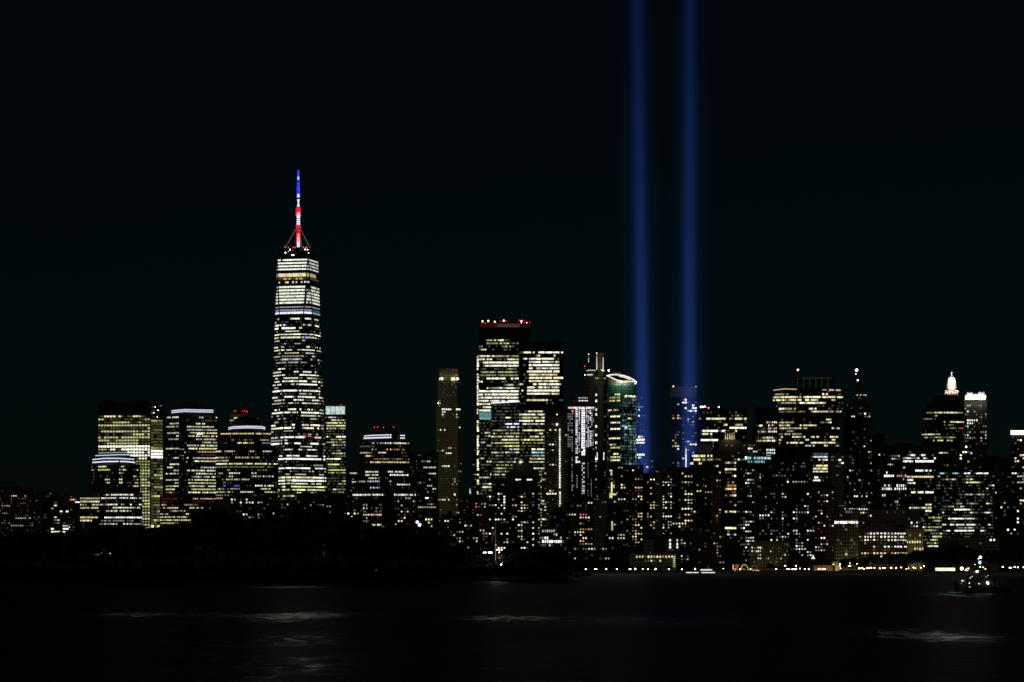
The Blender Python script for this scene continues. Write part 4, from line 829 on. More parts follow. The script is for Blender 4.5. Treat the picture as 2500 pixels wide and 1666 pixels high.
building('apartment_block', 'black gabled silhouette in front of the wide cream lit tower, left side', 3800,
  [dict(fp=flat(1904, 1924), top=flat(1912, 1916, 5), y=1066, b=1092, m='black', n='roof', d=12), dict(fp=flat(1900, 1928), y=1092, b=1110, m='black', n='tower', d=18), dict(fp=flat(1893, 1985), y=1110, m='black', d=28, w=[dict(mode='cells', fh=4, bay=3.4, p=.07, lo=.4, hi=1.3)])], clutter=False)
building('apartment_block', 'black small peaked roof in front of the wide cream lit tower, centre', 3850,
  [dict(fp=flat(1942, 1970), top=flat(1953, 1959, 5), y=1088, b=1104, m='black', n='roof', d=12), dict(fp=flat(1934, 1984), y=1104, m='black', n='tower', d=20)], clutter=False)
building('office_block', 'plain dark olive slab below the right end of the wide cream lit tower', 3900,
  [dict(fp=flat(2028, 2086), y=1110, m='mid', n='tower', w=[dict(mode='cells', fh=4, bay=3.6, p=.01, rows=[(1122, [(2050, 2054, 1.6, 'white')]), (1128, [(2050, 2060, 1.3, 'white')])])])])

# ---- tapered tower with bright mast lamp
t = building('skyscraper', 'tapering stone tower tipped by one bright white mast lamp', 4100,
  [dict(fp=flat(2089, 2108, 10), top=flat(2091, 2096, 12), y=935, b=960, m='stone', n='spire', d=8),
   dict(fp=flat(2082, 2116, 6), y=960, b=985, m='stone', n='crown', d=20, w=[dict(mode='cells', fh=4, bay=2.4, fill=.5, p=.2, pal=['neu'], lo=.2, hi=.8, y0=961, rows=[(965, [(2085, 2115, .6)])])]),
   dict(fp=flat(2066, 2126, 2), y=985, b=1150, m='stone', n='tower', d=34, w=[dict(mode='cells', fh=3.9, bay=3.1, fill=.55, hf=.6, p=.12, stay=.4, pal=['white', 'neu'], lo=.2, hi=1.3, cols=[.2, .8, 1.6], y0=986, px=(2058, 2127), rows=[(1010, [(2107, 2115, 1.6, 'white')]), (1017, [(2075, 2089, 1.3), (2112, 2126, 1.4)]), (1037, [(2056, 2127, 1.6, 'white')]), (1044, [(2102, 2116, 1.5, 'white')])])]),
   dict(fp=flat(2058, 2130), y=1020, m='stone', d=30, w=[dict(mode='cells', fh=3.9, bay=3.1, fill=.5, p=.10, stay=.4, y0=1045, lo=.2, hi=1, px=(2062, 2130), cols=[.1, .5, 2], y1=1170)])], clutter=False)
beacon(t, 4100, 2091.5, 902.5, WLAMP, 1.7, 14, 936); beacon(t, 4100, 2089.5, 912, WLAMP, .4, 13); beacon(t, 4100, 2094, 927, WLAMP, .8, 12)
building('apartment_block', 'flat-topped black block right of the tapering tower with the bright mast lamp', 4000,
  [dict(fp=flat(2127, 2161), y=1062, m='black', w=[dict(mode='cells', fh=3.9, bay=3, fill=.6, p=.08, y0=1100)])])
building('apartment_block', 'dark wide roofline between the flat-topped black block and the domed cupola tower', 4050,
  [dict(fp=flat(2160, 2256), y=1088, m='black', w=[dict(mode='cells', fh=3.9, bay=3, fill=.6, p=.10, y0=1110)]), ])

# ---- cupola tower
t = thing('historic_tower', 'old stone tower with a brilliant white domed cupola and gilded finial', 'tower', (PX(2323.5, 4150), 4150, GZ))
def at4(px, py): return (PX(px, 4150) - t.location[0], 0, PZ(py, 4150) - GZ)
k = 4150 / F
floodw = MWHITE
for fx, fy in ((2312, 938), (2323.5, 940), (2335, 938)): flood(t, fx, fy, 4138, 9000, (1, 1, .95))
flood(t, 2323, 920, 4136, 9000, (1, 1, .95))
for fx in (2311, 2323, 2336): flood(t, fx, 956, 4136, 2600, (1, .8, .72))
bm = bmesh.new(); zb = PZ(935, 4150) - GZ
lathe(bm, [(11.0 * k, zb), (10 * k, zb + 1), (9.8 * k, zb + 4), (8.8 * k, zb + 6.2), (6.5 * k, zb + 7.8), (3 * k, zb + 8.6), (1.2 * k, zb + 9)], 16); obj('cupola', bm, floodw, t, smooth=False)
bm = bmesh.new(); lathe(bm, [(1.8 * k, zb + 9), (2.6 * k, zb + 10.2), (1.2 * k, zb + 12), (1.4 * k, zb + 13), (2.4 * k, zb + 13.6), (1.6 * k, zb + 15), (.4 * k, zb + 15.8)], 8); obj('finial', bm, floodw, t)
bm = bmesh.new(); lathe(bm, [(12 * k, PZ(951, 4150) - GZ), (11.4 * k, zb)], 12); obj('drum', bm, M['mid'], t)
bm = bmesh.new(); lathe(bm, [(17 * k, PZ(964, 4150) - GZ), (17 * k, PZ(961.5, 4150) - GZ)], 8)
lathe(bm, [(13 * k, PZ(961.5, 4150) - GZ), (13 * k, PZ(951, 4150) - GZ)], 8); obj('drum_base', bm, M['redst'], t)
for i in range(14):
    a = 2 * math.pi * (i + .5) / 14; bm = bmesh.new(); c_ = Vector((15.3 * k * math.cos(a), 15.3 * k * math.sin(a), PZ(961.5, 4150) - GZ)); bar(bm, c_, c_ + Vector((0, 0, 8 * k)), 1.3 * k, .8 * k)
    obj('column', bm, MWHITE, t)
bm = bmesh.new(); lathe(bm, [(20 * k, -.3), (20 * k, PZ(964, 4150) - GZ)], 8); obj('tower', bm, M['stone'], t)

building('office_tower', 'black tower with a sloping mansard top standing before the white cupola', 3850,
  [dict(fp=flat(2254, 2354, 2), top=flat(2284, 2338, 14), y=964, b=1003, m='black', n='roof', d=30),
   dict(fp=arc(2251, 2356, 6, 10), y=1003, m='black', n='tower', d=40, w=[dict(fh=4.0, bay=2.3, fill=.7, hf=.5, p=.06, stay=.8, y0=1004, y1=1150, pal=['ygr', 'neu'], lo=.15, hi=.7, dim=.05, rows=[(1008, [(2262, 2280, .4, 'ygr'), (2280, 2335, 1.1, 'yel'), (2335, 2352, .4, 'ygr')]), (1015, [(2282, 2287, .8)]), (1024, [(2256, 2276, .25)]), (1031, [(2302, 2308, .9), (2318, 2354, 1.3, 'ygr')]), (1038, [(2305, 2330, .2, 'ygr')]), (1045, [(2318, 2335, .35, 'ygr'), (2338, 2352, .7, 'red')]), (1062, [(2252, 2280, .9, 'neu'), (2280, 2297, .3)]), (1076, [(2276, 2282, .6, 'warm'), (2288, 2303, .9, 'yel'), (2310, 2327, .5)]), (1105, [(2292, 2316, .8, 'yel')])])])], clutter=False)

# ---- floodlit crown tower
t = building('historic_tower', 'slim stone tower with a jagged brilliant white crown right of the cupola', 4000,
  [dict(fp=flat(2356, 2408, 2), y=963, b=978, m=M['black'], n='crown_core', d=20),
   dict(fp=flat(2354, 2410), y=978, m='brick', n='tower', d=34, w=[dict(mode='cells', fh=3.95, bay=3.2, fill=.5, hf=.62, p=.30, stay=.3, y0=980, y1=1135, pal=['neu', 'warm', 'white'], lo=.15, hi=1.2, cols=[.1, .2, 1, 1.8], rows=[(1028, [(2360, 2382, 1.4), (2384, 2388, 1.2)]), (1036, [(2358, 2364, .9), (2368, 2382, 1.0)])])]),
   dict(fp=flat(2345, 2418, -2), y=1128, m='black', d=30, w=[dict(mode='cells', fh=4, bay=3, p=.1)])], clutter=False)
for i, (x, w, y) in enumerate(((2356, 7, 963), (2361, 6, 957), (2366, 9, 958), (2373, 8, 963), (2378, 12, 961), (2388, 8, 957), (2395, 9, 956), (2403, 5, 963))):
    bm = bmesh.new(); x0_, x1_ = PX(x, 3998) - t.location[0], PX(x + w - 1, 3998) - t.location[0]
    box(bm, x0_, x1_, -3 - (i % 3) * .5, 1, PZ(977, 3998) - GZ, PZ(y + 2, 3998) - GZ)
    xm_ = (x0_ + x1_) / 2; bar(bm, (xm_, -1, PZ(y + 2, 3998) - GZ), (xm_, -1, PZ(y - 1.5, 3998) - GZ), (x1_ - x0_) * .4, .2, 4)
    obj('crown_turret', bm, MWHITE, t)
for fx in (2361, 2373, 2384, 2395, 2405): flood(t, fx, R.uniform(969, 973), 3991, 2200, (.93, 1, .84))
building('office_block', 'small block with a cluster of bright lamps at the foot of the white crowned tower', 3800,
  [dict(fp=flat(2336, 2374), y=1098, m='brick', w=[dict(mode='cells', fh=4.1, bay=3.4, fill=.7, p=.15, stay=.4, pal=['neu', 'warm'], lo=.5, hi=1.6, rows=[(1100, [(2349, 2363, 2.2, 'yel')]), (1109, [(2341, 2347, 1.6)]), (1116, [(2341, 2347, 1.6)]), (1122, [(2341, 2347, 1.6)])])])],
  beacons=[(2359, 1091, WLAMP, .9), (2371.5, 1107, BLUEL, .9, -1)])

# ---- right edge tower
t = building('office_tower', 'tower cut by the right edge of the view with a blazing cream top band', 3900,
  [dict(fp=flat(2469, 2560), y=1050, m='brick', n='tower', d=34, w=[dict(mode='cells', fh=3.95, bay=3.6, fill=.62, hf=.6, p=.22, stay=.4, y0=1064, y1=1330, pal=['neu', 'warm', 'white'], lo=.3, hi=1.3, cols=[.2, 1, 1.6], px=(2470, 2560), rows=[(1115, [(2490, 2502, 1.3, 'warm')]), (1127, [(2475, 2492, 1.4, 'warm')]), (1153, [(2472, 2490, 1.2)]), (1225, [(2490, 2502, 1.5, 'warm')]), (1248, [(2492, 2502, 1.5, 'yel')])])])], clutter=False)
bm = bmesh.new(); box(bm, PX(2468, 3898) - t.location[0], PX(2560, 3898) - t.location[0], -2.4, -.2, PZ(1061.5, 3898) - GZ, PZ(1051.5, 3898) - GZ); obj('top_band', bm, lamp_mat('cream_glow_band', (1, .93, .72), 2.0), t)  # floodlit top put into a glowing band
building('office_block', 'low dark roofline stretching between the green slab and the right edge tower', 3950,
  [dict(fp=flat(2400, 2472), y=1120, m='black', w=[])])

# ================================================================ lower rows of apartment blocks
def apt(label, Y, x0, x1, y, p=.2, m='brick', bay=3.3, fh=3.3, pal=('neu', 'warm', 'yel'), name='apartment_block', lo=.2, hi=1.3, cols=(.05, .4, 1, 1.7), rows=(), stay=.22, y1=1384, extra=(), fill=.46, beacons=(), clutter=True, dim=.1, hf=.52, px=None):
    st = dict(mode='cells', p=p, bay=bay, fh=fh, pal=list(pal), lo=lo, hi=hi, cols=list(cols), rows=list(rows), stay=stay, y1=y1, fill=fill, hf=hf, dim=dim)
    if px: st['px'] = px
    ts = list(extra) + [dict(fp=flat(x0, x1), y=y, m=m, w=[st], n='tower' if not extra else 'lower_block')]
    return building(name, label, Y, ts, beacons=beacons, clutter=clutter)
WC = ('neu', 'white', 'cool')
apt('low wide block of scattered white lights under the domed tower with the thick light band', 3600, 562, 650, 1214, .20, pal=WC, bay=3.6, fh=3.6, lo=.3, y1=1268)
apt('low block with few lights in front of the foot of the tallest tower', 3620, 650, 720, 1226, .18, pal=WC, bay=3.6, fh=3.6, lo=.3, y1=1270)
apt('dark block with a handful of white lights right of the foot of the tallest tower', 3640, 718, 800, 1206, .07, m='black', pal=WC, bay=3.6, fh=3.6, lo=.3, y1=1280)
apt('dark peaked block below the slim yellow-green tower', 3600, 795, 850, 1216, .05, m='black', pal=WC, bay=3.6, fh=3.6, lo=.3, y1=1280, extra=[dict(fp=flat(806, 830), y=1207, b=1216, m='black', n='crown', d=12)])
apt('low lit block in front of the left foot of the white dotted domed tower', 3500, 838, 886, 1240, .28, pal=WC + ('warm',), bay=3.8, fh=3.8, lo=.4, hi=1.8, y1=1290)
apt('black block hiding the middle of the white dotted domed tower foot', 3480, 932, 962, 1216, .06, m='black', pal=WC, bay=4, fh=3.8, y1=1290, extra=[dict(fp=flat(940, 954), y=1206, b=1216, m='black', n='crown', d=10)])
apt('low block with warm paired windows right of the white dotted domed tower', 3520, 962, 1014, 1228, .14, bay=3.6, fh=3.7, lo=.3, y1=1290, rows=[(1249, [(980, 996, 1.2, 'warm')]), (1262, [(983, 995, 1.4, 'warm')]), (1281, [(958, 968, .5, 'orange')])])
apt('small block with a square of pale green windows left of the tan tower foot', 3560, 1030, 1064, 1262, .3, m='mid', bay=3.3, fh=4, pal=('yel', 'neu'), lo=.4, y1=1310, rows=[(1264, [(1038, 1056, 1.6, 'yel')]), (1271, [(1038, 1056, 1.5, 'yel')]), (1278, [(1045, 1058, 1.2, 'ygr')]), (1285, [(1048, 1058, 1.2, 'ygr')]), (1292, [(1055, 1058, 1.5)]), (1299, [(1055, 1058, 1.5)])], px=(1032, 1060))
apt('black stepped block with a lamp row on its roof, foot of the tan tower', 3450, 1062, 1112, 1266, .12, m='black', pal=WC, bay=3.4, fh=3.6, y1=1345, rows=[(1268, [(1085, 1107, .9)])], extra=[dict(fp=flat(1078, 1106), y=1258, b=1266, m='black', n='crown', d=14)])
apt('black mass of a block rising beside the tan tower, few reddish windows', 3550, 1122, 1196, 1217, .06, m='black', bay=3.6, fh=3.6, y1=1340, rows=[(1228, [(1160, 1186, .4)]), (1240, [(1156, 1175, .8, 'red'), (1183, 1190, 1.2)]), (1250, [(1180, 1190, 1)])], extra=[dict(fp=flat(1132, 1180), y=1210, b=1217, m='black', n='crown', d=14)])
apt('low dark block with lights in short rows beneath the black mass beside the tan tower', 3420, 1098, 1168, 1262, .16, m='black', pal=WC, bay=3.3, fh=3.6, y1=1345, rows=[(1286, [(1135, 1156, .9)]), (1303, [(1080, 1112, .7)])])
apt('narrow red-brown block with one lit edge left of the dome-stepped apartment tower', 3480, 1162, 1192, 1244, .07, m='redst', bay=3.6, fh=3.6, y1=1345, pal=('orange', 'warm', 'neu'))
# stepped apartment tower with glowing top
t = apt('stepped black apartment tower with one glowing lamp niche at its very top', 3400, 1192, 1320, 1200, .24, m='black', pal=('neu', 'white', 'neu', 'warm'), bay=3.3, fh=3.25, lo=.25, hi=1.9, y1=1345, stay=.25, cols=(0, .2, .6, 1.2, 2), fill=.5, hf=.52,
  rows=[(1251, [(1262, 1280, .8)]), (1285, [(1262, 1275, 1.5)]), (1295, [(1262, 1278, .9, 'warm')]), (1307, [(1262, 1280, .7, 'yel')])],
  extra=[dict(fp=flat(1260, 1292, 4), y=1119, b=1131, m='black', n='crown', d=16), dict(fp=flat(1252, 1303, 2), y=1131, b=1148, m='black', n='crown', d=20),
         dict(fp=flat(1236, 1316, 1), y=1148, b=1168, m='black', n='crown', d=26, w=[dict(mode='cells', p=.10, bay=3.3, fh=3.25, pal=['neu'], lo=.2, y0=1148)]),
         dict(fp=flat(1231, 1320, 0), y=1168, b=1200, m='black', n='crown', d=30, w=[dict(mode='cells', p=.22, bay=3.3, fh=3.25, pal=['neu', 'white'], lo=.3, hi=1.6, y0=1168, rows=[(1172, [(1262, 1272, 1.8, 'vio'), (1288, 1300, 1.6)])], cols=[0, .5, 1.5])]),
         dict(fp=flat(1202, 1232, 3), y=1167, b=1200, m='black', n='side_wing', d=20, w=[dict(mode='cells', p=.10, bay=3.3, fh=3.25, pal=['neu'], y0=1180)])], clutter=False)
bm = bmesh.new(); c_ = Vector((PX(1272, 3398), 3398, PZ(1131, 3398))) - t.location
lathe(bm, [(3.6, -.2), (3.0, 2.6), (1.6, 4.6), (.2, 5.2)], 10, c_); obj('lamp_niche', bm, MWHITE, t)
flood(t, 1268, 1131, 3391, 700, (1, .9, .68)); flood(t, 1275, 1127, 3391, 300, (1, .85, .6))
# right of it
apt('long low dark block with an arcade of white slots below the dotted hotel slab', 3400, 1300, 1384, 1290, .10, m='black', pal=WC, bay=2.6, fh=4, y1=1350, rows=[(1298, [(1322, 1356, .4)]), (1325, [(1323, 1372, 1.7, 'white')]), (1332, [(1338, 1350, .6)])], fill=.6, hf=.8)
apt('black hump of a block between the dotted hotel slab and the pink-lit terrace block', 3500, 1344, 1384, 1250, .05, m='black', pal=WC, extra=[dict(fp=flat(1352, 1376), y=1243, b=1250, m='black', n='crown', d=10)])
apt('apartment block with a magenta lit terrace strip near its top', 3450, 1380, 1448, 1222, .30, m='brick', bay=3.3, fh=3.4, lo=.2, hi=1.5, y1=1370, rows=[(1228, [(1431, 1446, 1.1, 'warm')]), (1254, [(1380, 1408, 1.0), (1411, 1437, 1.0, 'pink')]), (1261, [(1418, 1428, 1.0, 'warm')]), (1267, [(1415, 1441, 1.2)]), (1293, [(1413, 1448, .6, 'orange')]), (1318, [(1415, 1428, .9, 'orange')])])
apt('narrow dark block with yellow-green stair light on its edge', 3550, 1448, 1482, 1206, .14, m='mid', bay=3.4, fh=3.5, y1=1330, lo=.2, hi=1.0, pal=('yel', 'neu', 'ygr'))
t = apt('block with a tall yellow lit stairwell at its upper left corner, below the curved tower', 3560, 1482, 1512, 1150, .16, m='black', bay=3.3, fh=3.4, y1=1340, pal=('neu', 'white', 'yel'))
for x, ya, h, w in ((1491, 1150, 11, 3.6), (1492, 1178, 38, 3.0), (1488, 1148, 2, 6), (1488, 1204, 12, 7), (1495, 1185, 3.5, 8), (1495, 1206, 3.5, 9), (1479.8, 1250, 45, 1.4), (1493, 1273, 22, 3)): dots(t, 3558, x, ya, ya + 1, 90, w, h, (.95, .92, .42), .8, name='stairwell_window')
apt('broad black flat-roofed apartment block between the curved tower and the left beam', 3420, 1507, 1570, 1136, .20, m='black', bay=3.4, fh=3.3, y1=1330, lo=.25, hi=1.6, cols=(0, .3, .8, 1.6), rows=[(1182, [(1516, 1530, 1.3, 'yel')]), (1188, [(1516, 1530, 1.4, 'yel')]), (1191, [(1552, 1575, .9, 'warm')]), (1199, [(1552, 1572, .2, 'red')]), (1210, [(1557, 1572, 1.1)]), (1255, [(1558, 1572, .8, 'yel')]), (1263, [(1558, 1570, 1.1, 'warm')]), (1291, [(1560, 1574, 1, 'yel')])], extra=[dict(fp=flat(1500, 1512, 4), y=1146, b=1200, m='black', n='side_wing', d=16)])
apt('apartment block with amber lit bays just under the dim grey block', 3440, 1570, 1601, 1158, .26, m='brick', bay=3.3, fh=3.3, y1=1310, lo=.25, hi=1.3, rows=[(1225, [(1582, 1600, .9, 'warm')]), (1231, [(1582, 1600, .8, 'gold')]), (1238, [(1582, 1598, .8, 'warm')]), (1279, [(1582, 1600, .9, 'warm')]), (1285, [(1582, 1594, .8, 'warm')])])
apt('apartment block densely dotted with white windows right of the plain tan slab', 3460, 1616, 1642, 1158, .52, m='brick', bay=3.2, fh=3.3, y1=1310, lo=.3, hi=1.6, cols=(.5, 1, 1.5), pal=('neu', 'white', 'yel'))
apt('tall black flat-topped block under the lattice tower with amber bays', 3430, 1640, 1722, 1150, .10, m='black', bay=3.4, fh=3.4, y1=1320, lo=.3, hi=1.4, cols=(0, .3, 1, 1.6), pal=('neu', 'warm', 'yel'),
    rows=[(1163, [(1672, 1695, .9, 'warm')]), (1184, [(1700, 1709, .7, 'ygr')]), (1197, [(1672, 1678, .9), (1698, 1714, .8, 'ygr')]), (1204, [(1672, 1695, 1.1, 'yel')]), (1223, [(1672, 1695, .9, 'yel')]), (1230, [(1680, 1695, .7, 'gold')]), (1243, [(1660, 1695, 1.4, 'yel')]), (1250, [(1692, 1708, .9, 'orange')]), (1256, [(1672, 1692, .9, 'warm')]), (1269, [(1672, 1695, 1.2, 'warm')]), (1282, [(1640, 1680, .9)]), (1289, [(1655, 1680, .9)])],
    extra=[dict(fp=flat(1629, 1688, 1), y=1141, b=1150, m='black', n='crown', d=22)], clutter=False)
apt('brown block of amber windows between the black flat-topped block and the gold crowned tower', 3440, 1718, 1762, 1160, .26, m='redst', bay=3.3, fh=3.4, y1=1320, lo=.15, hi=1.1, pal=('warm', 'neu', 'gold', 'yel'), rows=[(1257, [(1742, 1756, .7, 'gold')]), (1263, [(1742, 1756, .6, 'gold')])])
apt('wide black apartment block full of small white dots in front of the cream lit tower', 3400, 1845, 1990, 1200, .20, m='black', bay=3.2, fh=3.5, y1=1372, lo=.2, hi=1.8, pal=('neu', 'white', 'vio'), cols=(0, .2, .7, 1.2, 2.2), hf=.52,
    extra=[dict(fp=flat(1858, 1975, 2), y=1133, b=1200, m='black', n='crown', d=26, w=[dict(mode='cells', p=.22, bay=3.2, fh=3.5, pal=['neu', 'white', 'vio'], lo=.2, hi=1.7, cols=[0, .2, .7, 2], fill=.46, hf=.52)])], rows=[(1340, [(1930, 1972, .8)])], clutter=False)
apt('brown apartment block with short reddish window rows right of the white dotted block', 3420, 1988, 2037, 1196, .30, m='redst', bay=3.2, fh=3.5, y1=1350, lo=.15, hi=1.3, pal=('neu', 'white', 'warm'), rows=[(1293, [(1972, 2000, .2, 'red')]), (1302, [(1988, 2012, .2, 'red')]), (1317, [(2000, 2013, 1.6, 'white')])], clutter=False)
apt('low grey annex of faint slot windows by the waterfront left of the fairground lights', 3350, 1828, 1925, 1322, .12, m='mid', bay=2.4, fh=4, y1=1380, lo=.1, hi=.9, pal=WC, rows=[(1334, [(1832, 1862, 1.2)]), (1348, [(1832, 1858, .9), (1878, 1890, .5)])], clutter=False)
apt('faintly lit brick block low on the waterfront with columns of orange-white windows', 3380, 1660, 1770, 1305, .16, m='brick', bay=3.4, fh=3.6, y1=1380, lo=.08, hi=.8, pal=('neu', 'warm'), cols=(0, 0, .3, 2.5), rows=[(1310, [(1753, 1800, .7, 'warm')])], clutter=False)
t = apt('black block with two short vertical pairs of white slots, low near the waterfront', 3360, 1596, 1662, 1310, .05, m='black', bay=4, fh=4, y1=1352, clutter=False)
for x in (1634, 1652):
    for ya, h in ((1317, 5), (1326, 6), (1334, 5)): dots(t, 3358, x, ya, ya + 1, 90, 4 if x < 1640 else 3, h, pw=1.3)
t = apt('low museum block with a lit roof row and a green lit vertical ladder of light', 3330, 1536, 1652, 1352, .04, m='olive', bay=3.4, fh=4.6, y1=1384, rows=[(1360, [(1548, 1642, .9, 'yel')]), (1371, [(1576, 1596, 1.2, 'neu'), (1605, 1614, .8)])], clutter=False)
for k_ in range(6): dots(t, 3327, 1643.5, 1358 + k_ * 4.8, 1358.5 + k_ * 4.8, 90, 5, 3.2, (.55, .85, .45), .6, name='stairwell_window')
apt('low dark apartment block with a ring of lit windows left of the museum block', 3370, 1478, 1534, 1300, .26, m='black', bay=3.4, fh=3.6, y1=1345, lo=.3, hi=1.5, pal=('neu', 'white', 'yel'), rows=[(1318, [(1484, 1500, 1.2), (1503, 1526, 1.0, 'yel')])], clutter=False)
apt('long low dim olive roofed block behind the museum', 3420, 1530, 1600, 1318, .03, m='olive', bay=3.6, fh=4, clutter=False)
apt('low block of close white dots near the left end of the promenade', 3360, 1400, 1490, 1334, .26, m='black', bay=3.2, fh=3.6, y1=1372, lo=.2, hi=1.2, pal=WC, clutter=False)
# south end
apt('dark office block with bright white roof windows behind the brown apartment block', 3700, 2060, 2160, 1135, .12, m='black', bay=3.0, fh=4, y1=1250, pal=WC + ('warm',), lo=.4, hi=1.7, rows=[(1173, [(2095, 2103, 1.3)]), (1240, [(2036, 2120, 1.1, 'white')])], clutter=False)
apt('mid-rise block with vertical slot windows in its top rows, centre right', 3680, 2152, 2214, 1148, .14, m='brick', bay=2.7, fh=4.0, y1=1250, pal=WC, lo=.2, hi=1.2, fill=.5, hf=.75, rows=[(1160, [(2157, 2184, 1.7, 'white'), (2188, 2212, .7)]), (1184, [(2156, 2180, .8), (2190, 2212, 1.3, 'white')]), (1191, [(2155, 2212, 1.0, 'white')]), (1207, [(2145, 2165, .7)])])
apt('broad office block with two blazing white window rows and an orange row below', 3750, 2204, 2290, 1098, .16, m='black', bay=2.6, fh=3.9, y1=1265, pal=WC + ('yel',), lo=.2, hi=1.4, fill=.85, hf=.62, cols=(1,), stay=.75,
    rows=[(1110, [(2215, 2233, .9), (2243, 2259, 1.4)]), (1124, [(2205, 2228, 1.8, 'white'), (2235, 2279, 1.8, 'white')]), (1147, [(2237, 2275, 1.3, 'neu')]), (1161, [(2214, 2279, .85, 'warm')]), (1169, [(2216, 2230, 1.5), ]), (1176, [(2216, 2234, 1.2, 'yel'), (2268, 2276, 1.1)]), (1183, [(2216, 2228, .5)]), (1203, [(2226, 2236, 1.4), (2238, 2252, 1.5, 'yel'), (2258, 2284, 1.8, 'neu')]), (1217, [(2228, 2232, 1)]), (1232, [(2261, 2275, 1.1)]), (1247, [(2258, 2275, 1.5)])], clutter=False)
rr = []
apt('very broad dark green glass office block striped with short lit rows, far right', 3650, 2280, 2428, 1150, .26, m='green', bay=2.5, fh=3.7, y1=1325, pal=('cool', 'neu', 'ygr', 'white'), lo=.15, hi=1.2, fill=.86, hf=.5, cols=(1,), stay=.72, dim=.3, name='office_block',
    rows=[(1158, [(2290, 2317, .7, 'cyan'), (2325, 2340, .6, 'cyan'), (2353, 2370, 1.3, 'white'), (2385, 2412, 1.2, 'white')]), (1181, [(2355, 2393, 1.0, 'ygr')]), (1235, [(2315, 2328, .6, 'gold'), (2344, 2352, .9)]), (1248, [(2330, 2368, 1.4, 'neu')]), (1263, [(2313, 2383, 1.2, 'neu')]), (1278, [(2285, 2312, .9, 'ygr'), (2318, 2385, 1.0), (2412, 2418, 1)]), (1299, [(2310, 2322, .8), (2330, 2380, 1.5, 'neu'), (2392, 2402, 1.3)])], clutter=False)
apt('green glass wing with yellow-green rows low beside the very broad green block', 3560, 2247, 2300, 1250, .45, m='dgreen', bay=2.4, fh=3.8, y1=1345, pal=('ygr', 'neu'), lo=.2, hi=1.0, fill=.8, cols=(1,), stay=.7, dim=.4, clutter=False, rows=[(1308, [(2276, 2304, .9, 'ygr')]), (1315, [(2273, 2303, .9, 'ygr')]), (1340, [(2268, 2295, 1.0, 'yel')])])
apt('dark green windowless slab between the broad green block and the right edge tower', 3800, 2428, 2468, 1136, .04, m='green', bay=3.2, fh=4, y1=1215, pal=WC, clutter=False)
apt('low green lit block with olive window rows at the far right', 3600, 2424, 2466, 1222, .22, m='green', bay=2.6, fh=3.7, y1=1310, pal=('ygr', 'gold', 'neu'), lo=.1, hi=.7, fill=.85, cols=(1,), stay=.7, clutter=False)
apt('black block with pairs of white windows at the far right bottom', 3500, 2440, 2530, 1232, .06, m='black', bay=4, fh=4.4, y1=1330, pal=WC, lo=.5, clutter=False, rows=[(1269, [(2484, 2493, 1.6, 'white')]), (1276, [(2484, 2493, 1.6, 'white')]), (1298, [(2426, 2432, 1), (2458, 2462, 1.5), (2474, 2480, 1.4)])])
apt('long low dim block behind the dark trees, far right', 3450, 2290, 2440, 1312, .015, m='mid', bay=4, fh=4, y1=1345, pal=WC, clutter=False, rows=[(1317, [(2412, 2430, 1.5, 'white')])])
apt('plain tan block low right with slim slot windows, left of the green wing', 3480, 2206, 2256, 1292, .12, m='tan', bay=3.0, fh=4, y1=1345, pal=('neu', 'yel'), lo=.3, hi=1.2, fill=.4, hf=.75, clutter=False, rows=[(1321, [(2212, 2258, .9)]), (1338, [(2234, 2258, .9)])])
apt('grey stone block with rusty ledges behind the lit grid rotunda', 3560, 2122, 2256, 1244, .05, m='mid', bay=3.3, fh=4.2, y1=1290, pal=WC, clutter=False, rows=[(1274, [(2222, 2228, 1.7), (2234, 2242, .7)])])
apt('olive block with a visible concrete grid and one brilliant blue-white floor', 3450, 2036, 2096, 1243, .012, m='olive', bay=3.0, fh=4.1, y1=1360, pal=WC, name='office_tower', fill=.72, hf=.8, stay=0, rows=[(1277, [(2036, 2096, 1.9, 'white')]), (1252, [(2066, 2068, 1.4)]), (1285, [(2042, 2050, .3)])], clutter=False)
t = building('office_block', 'rounded red-brown building with a regular grid of white lit windows near the shore', 3400,
  [dict(fp=flat(2148, 2190, 8), y=1266, b=1280, m='redst', n='penthouse', d=12, w=[dict(mode='cells', fh=3.4, bay=3.3, fill=.8, hf=.7, p=.02, y0=1268, rows=[(1274, [(2158, 2174, 2.0, 'yel'), (2174, 2190, 1.2)])])]),
   dict(fp=arc(2116, 2206, 8, 9), y=1280, b=1289, m='redst', n='upper_drum', d=22, w=[dict(mode='cells', fh=3.7, bay=3.2, fill=.55, hf=.6, p=.9, stay=.2, y0=1281, px=(2118, 2206), pal=['white'], lo=.8, hi=1.5, edge=0, var=[1])]),
   dict(fp=arc(2102, 2211, 10, 10), y=1289, b=1298, m='redst', n='upper_drum', d=26, w=[dict(mode='cells', fh=3.7, bay=2.9, fill=.6, hf=.5, p=.75, stay=.2, y0=1290, pal=['white', 'neu'], lo=.3, hi=1.2, edge=0, var=[1])]),
   dict(fp=arc(2098, 2214, 10, 12), y=1298, m='redst', n='drum', d=36, w=[dict(mode='cells', fh=3.75, bay=3.4, fill=.48, hf=.52, p=.1, stay=.2, y0=1299, y1=1366, pal=['white', 'neu'], lo=.3, hi=1.2, edge=0, rows=[(1303, [(2112, 2124, .5), (2125, 2212, 1.2, 'white')]), (1311.5, [(2098, 2214, 1.35, 'neu')]), (1319, [(2098, 2214, 1.35, 'neu')]), (1327, [(2108, 2118, .7)], .08), (1336, [(2128, 2150, .8), (2156, 2214, 1.2, 'white')]), (1344, []), (1353, [(2100, 2214, 1.0, 'yel')]), (1360, [(2144, 2156, 1)])])])], clutter=False)
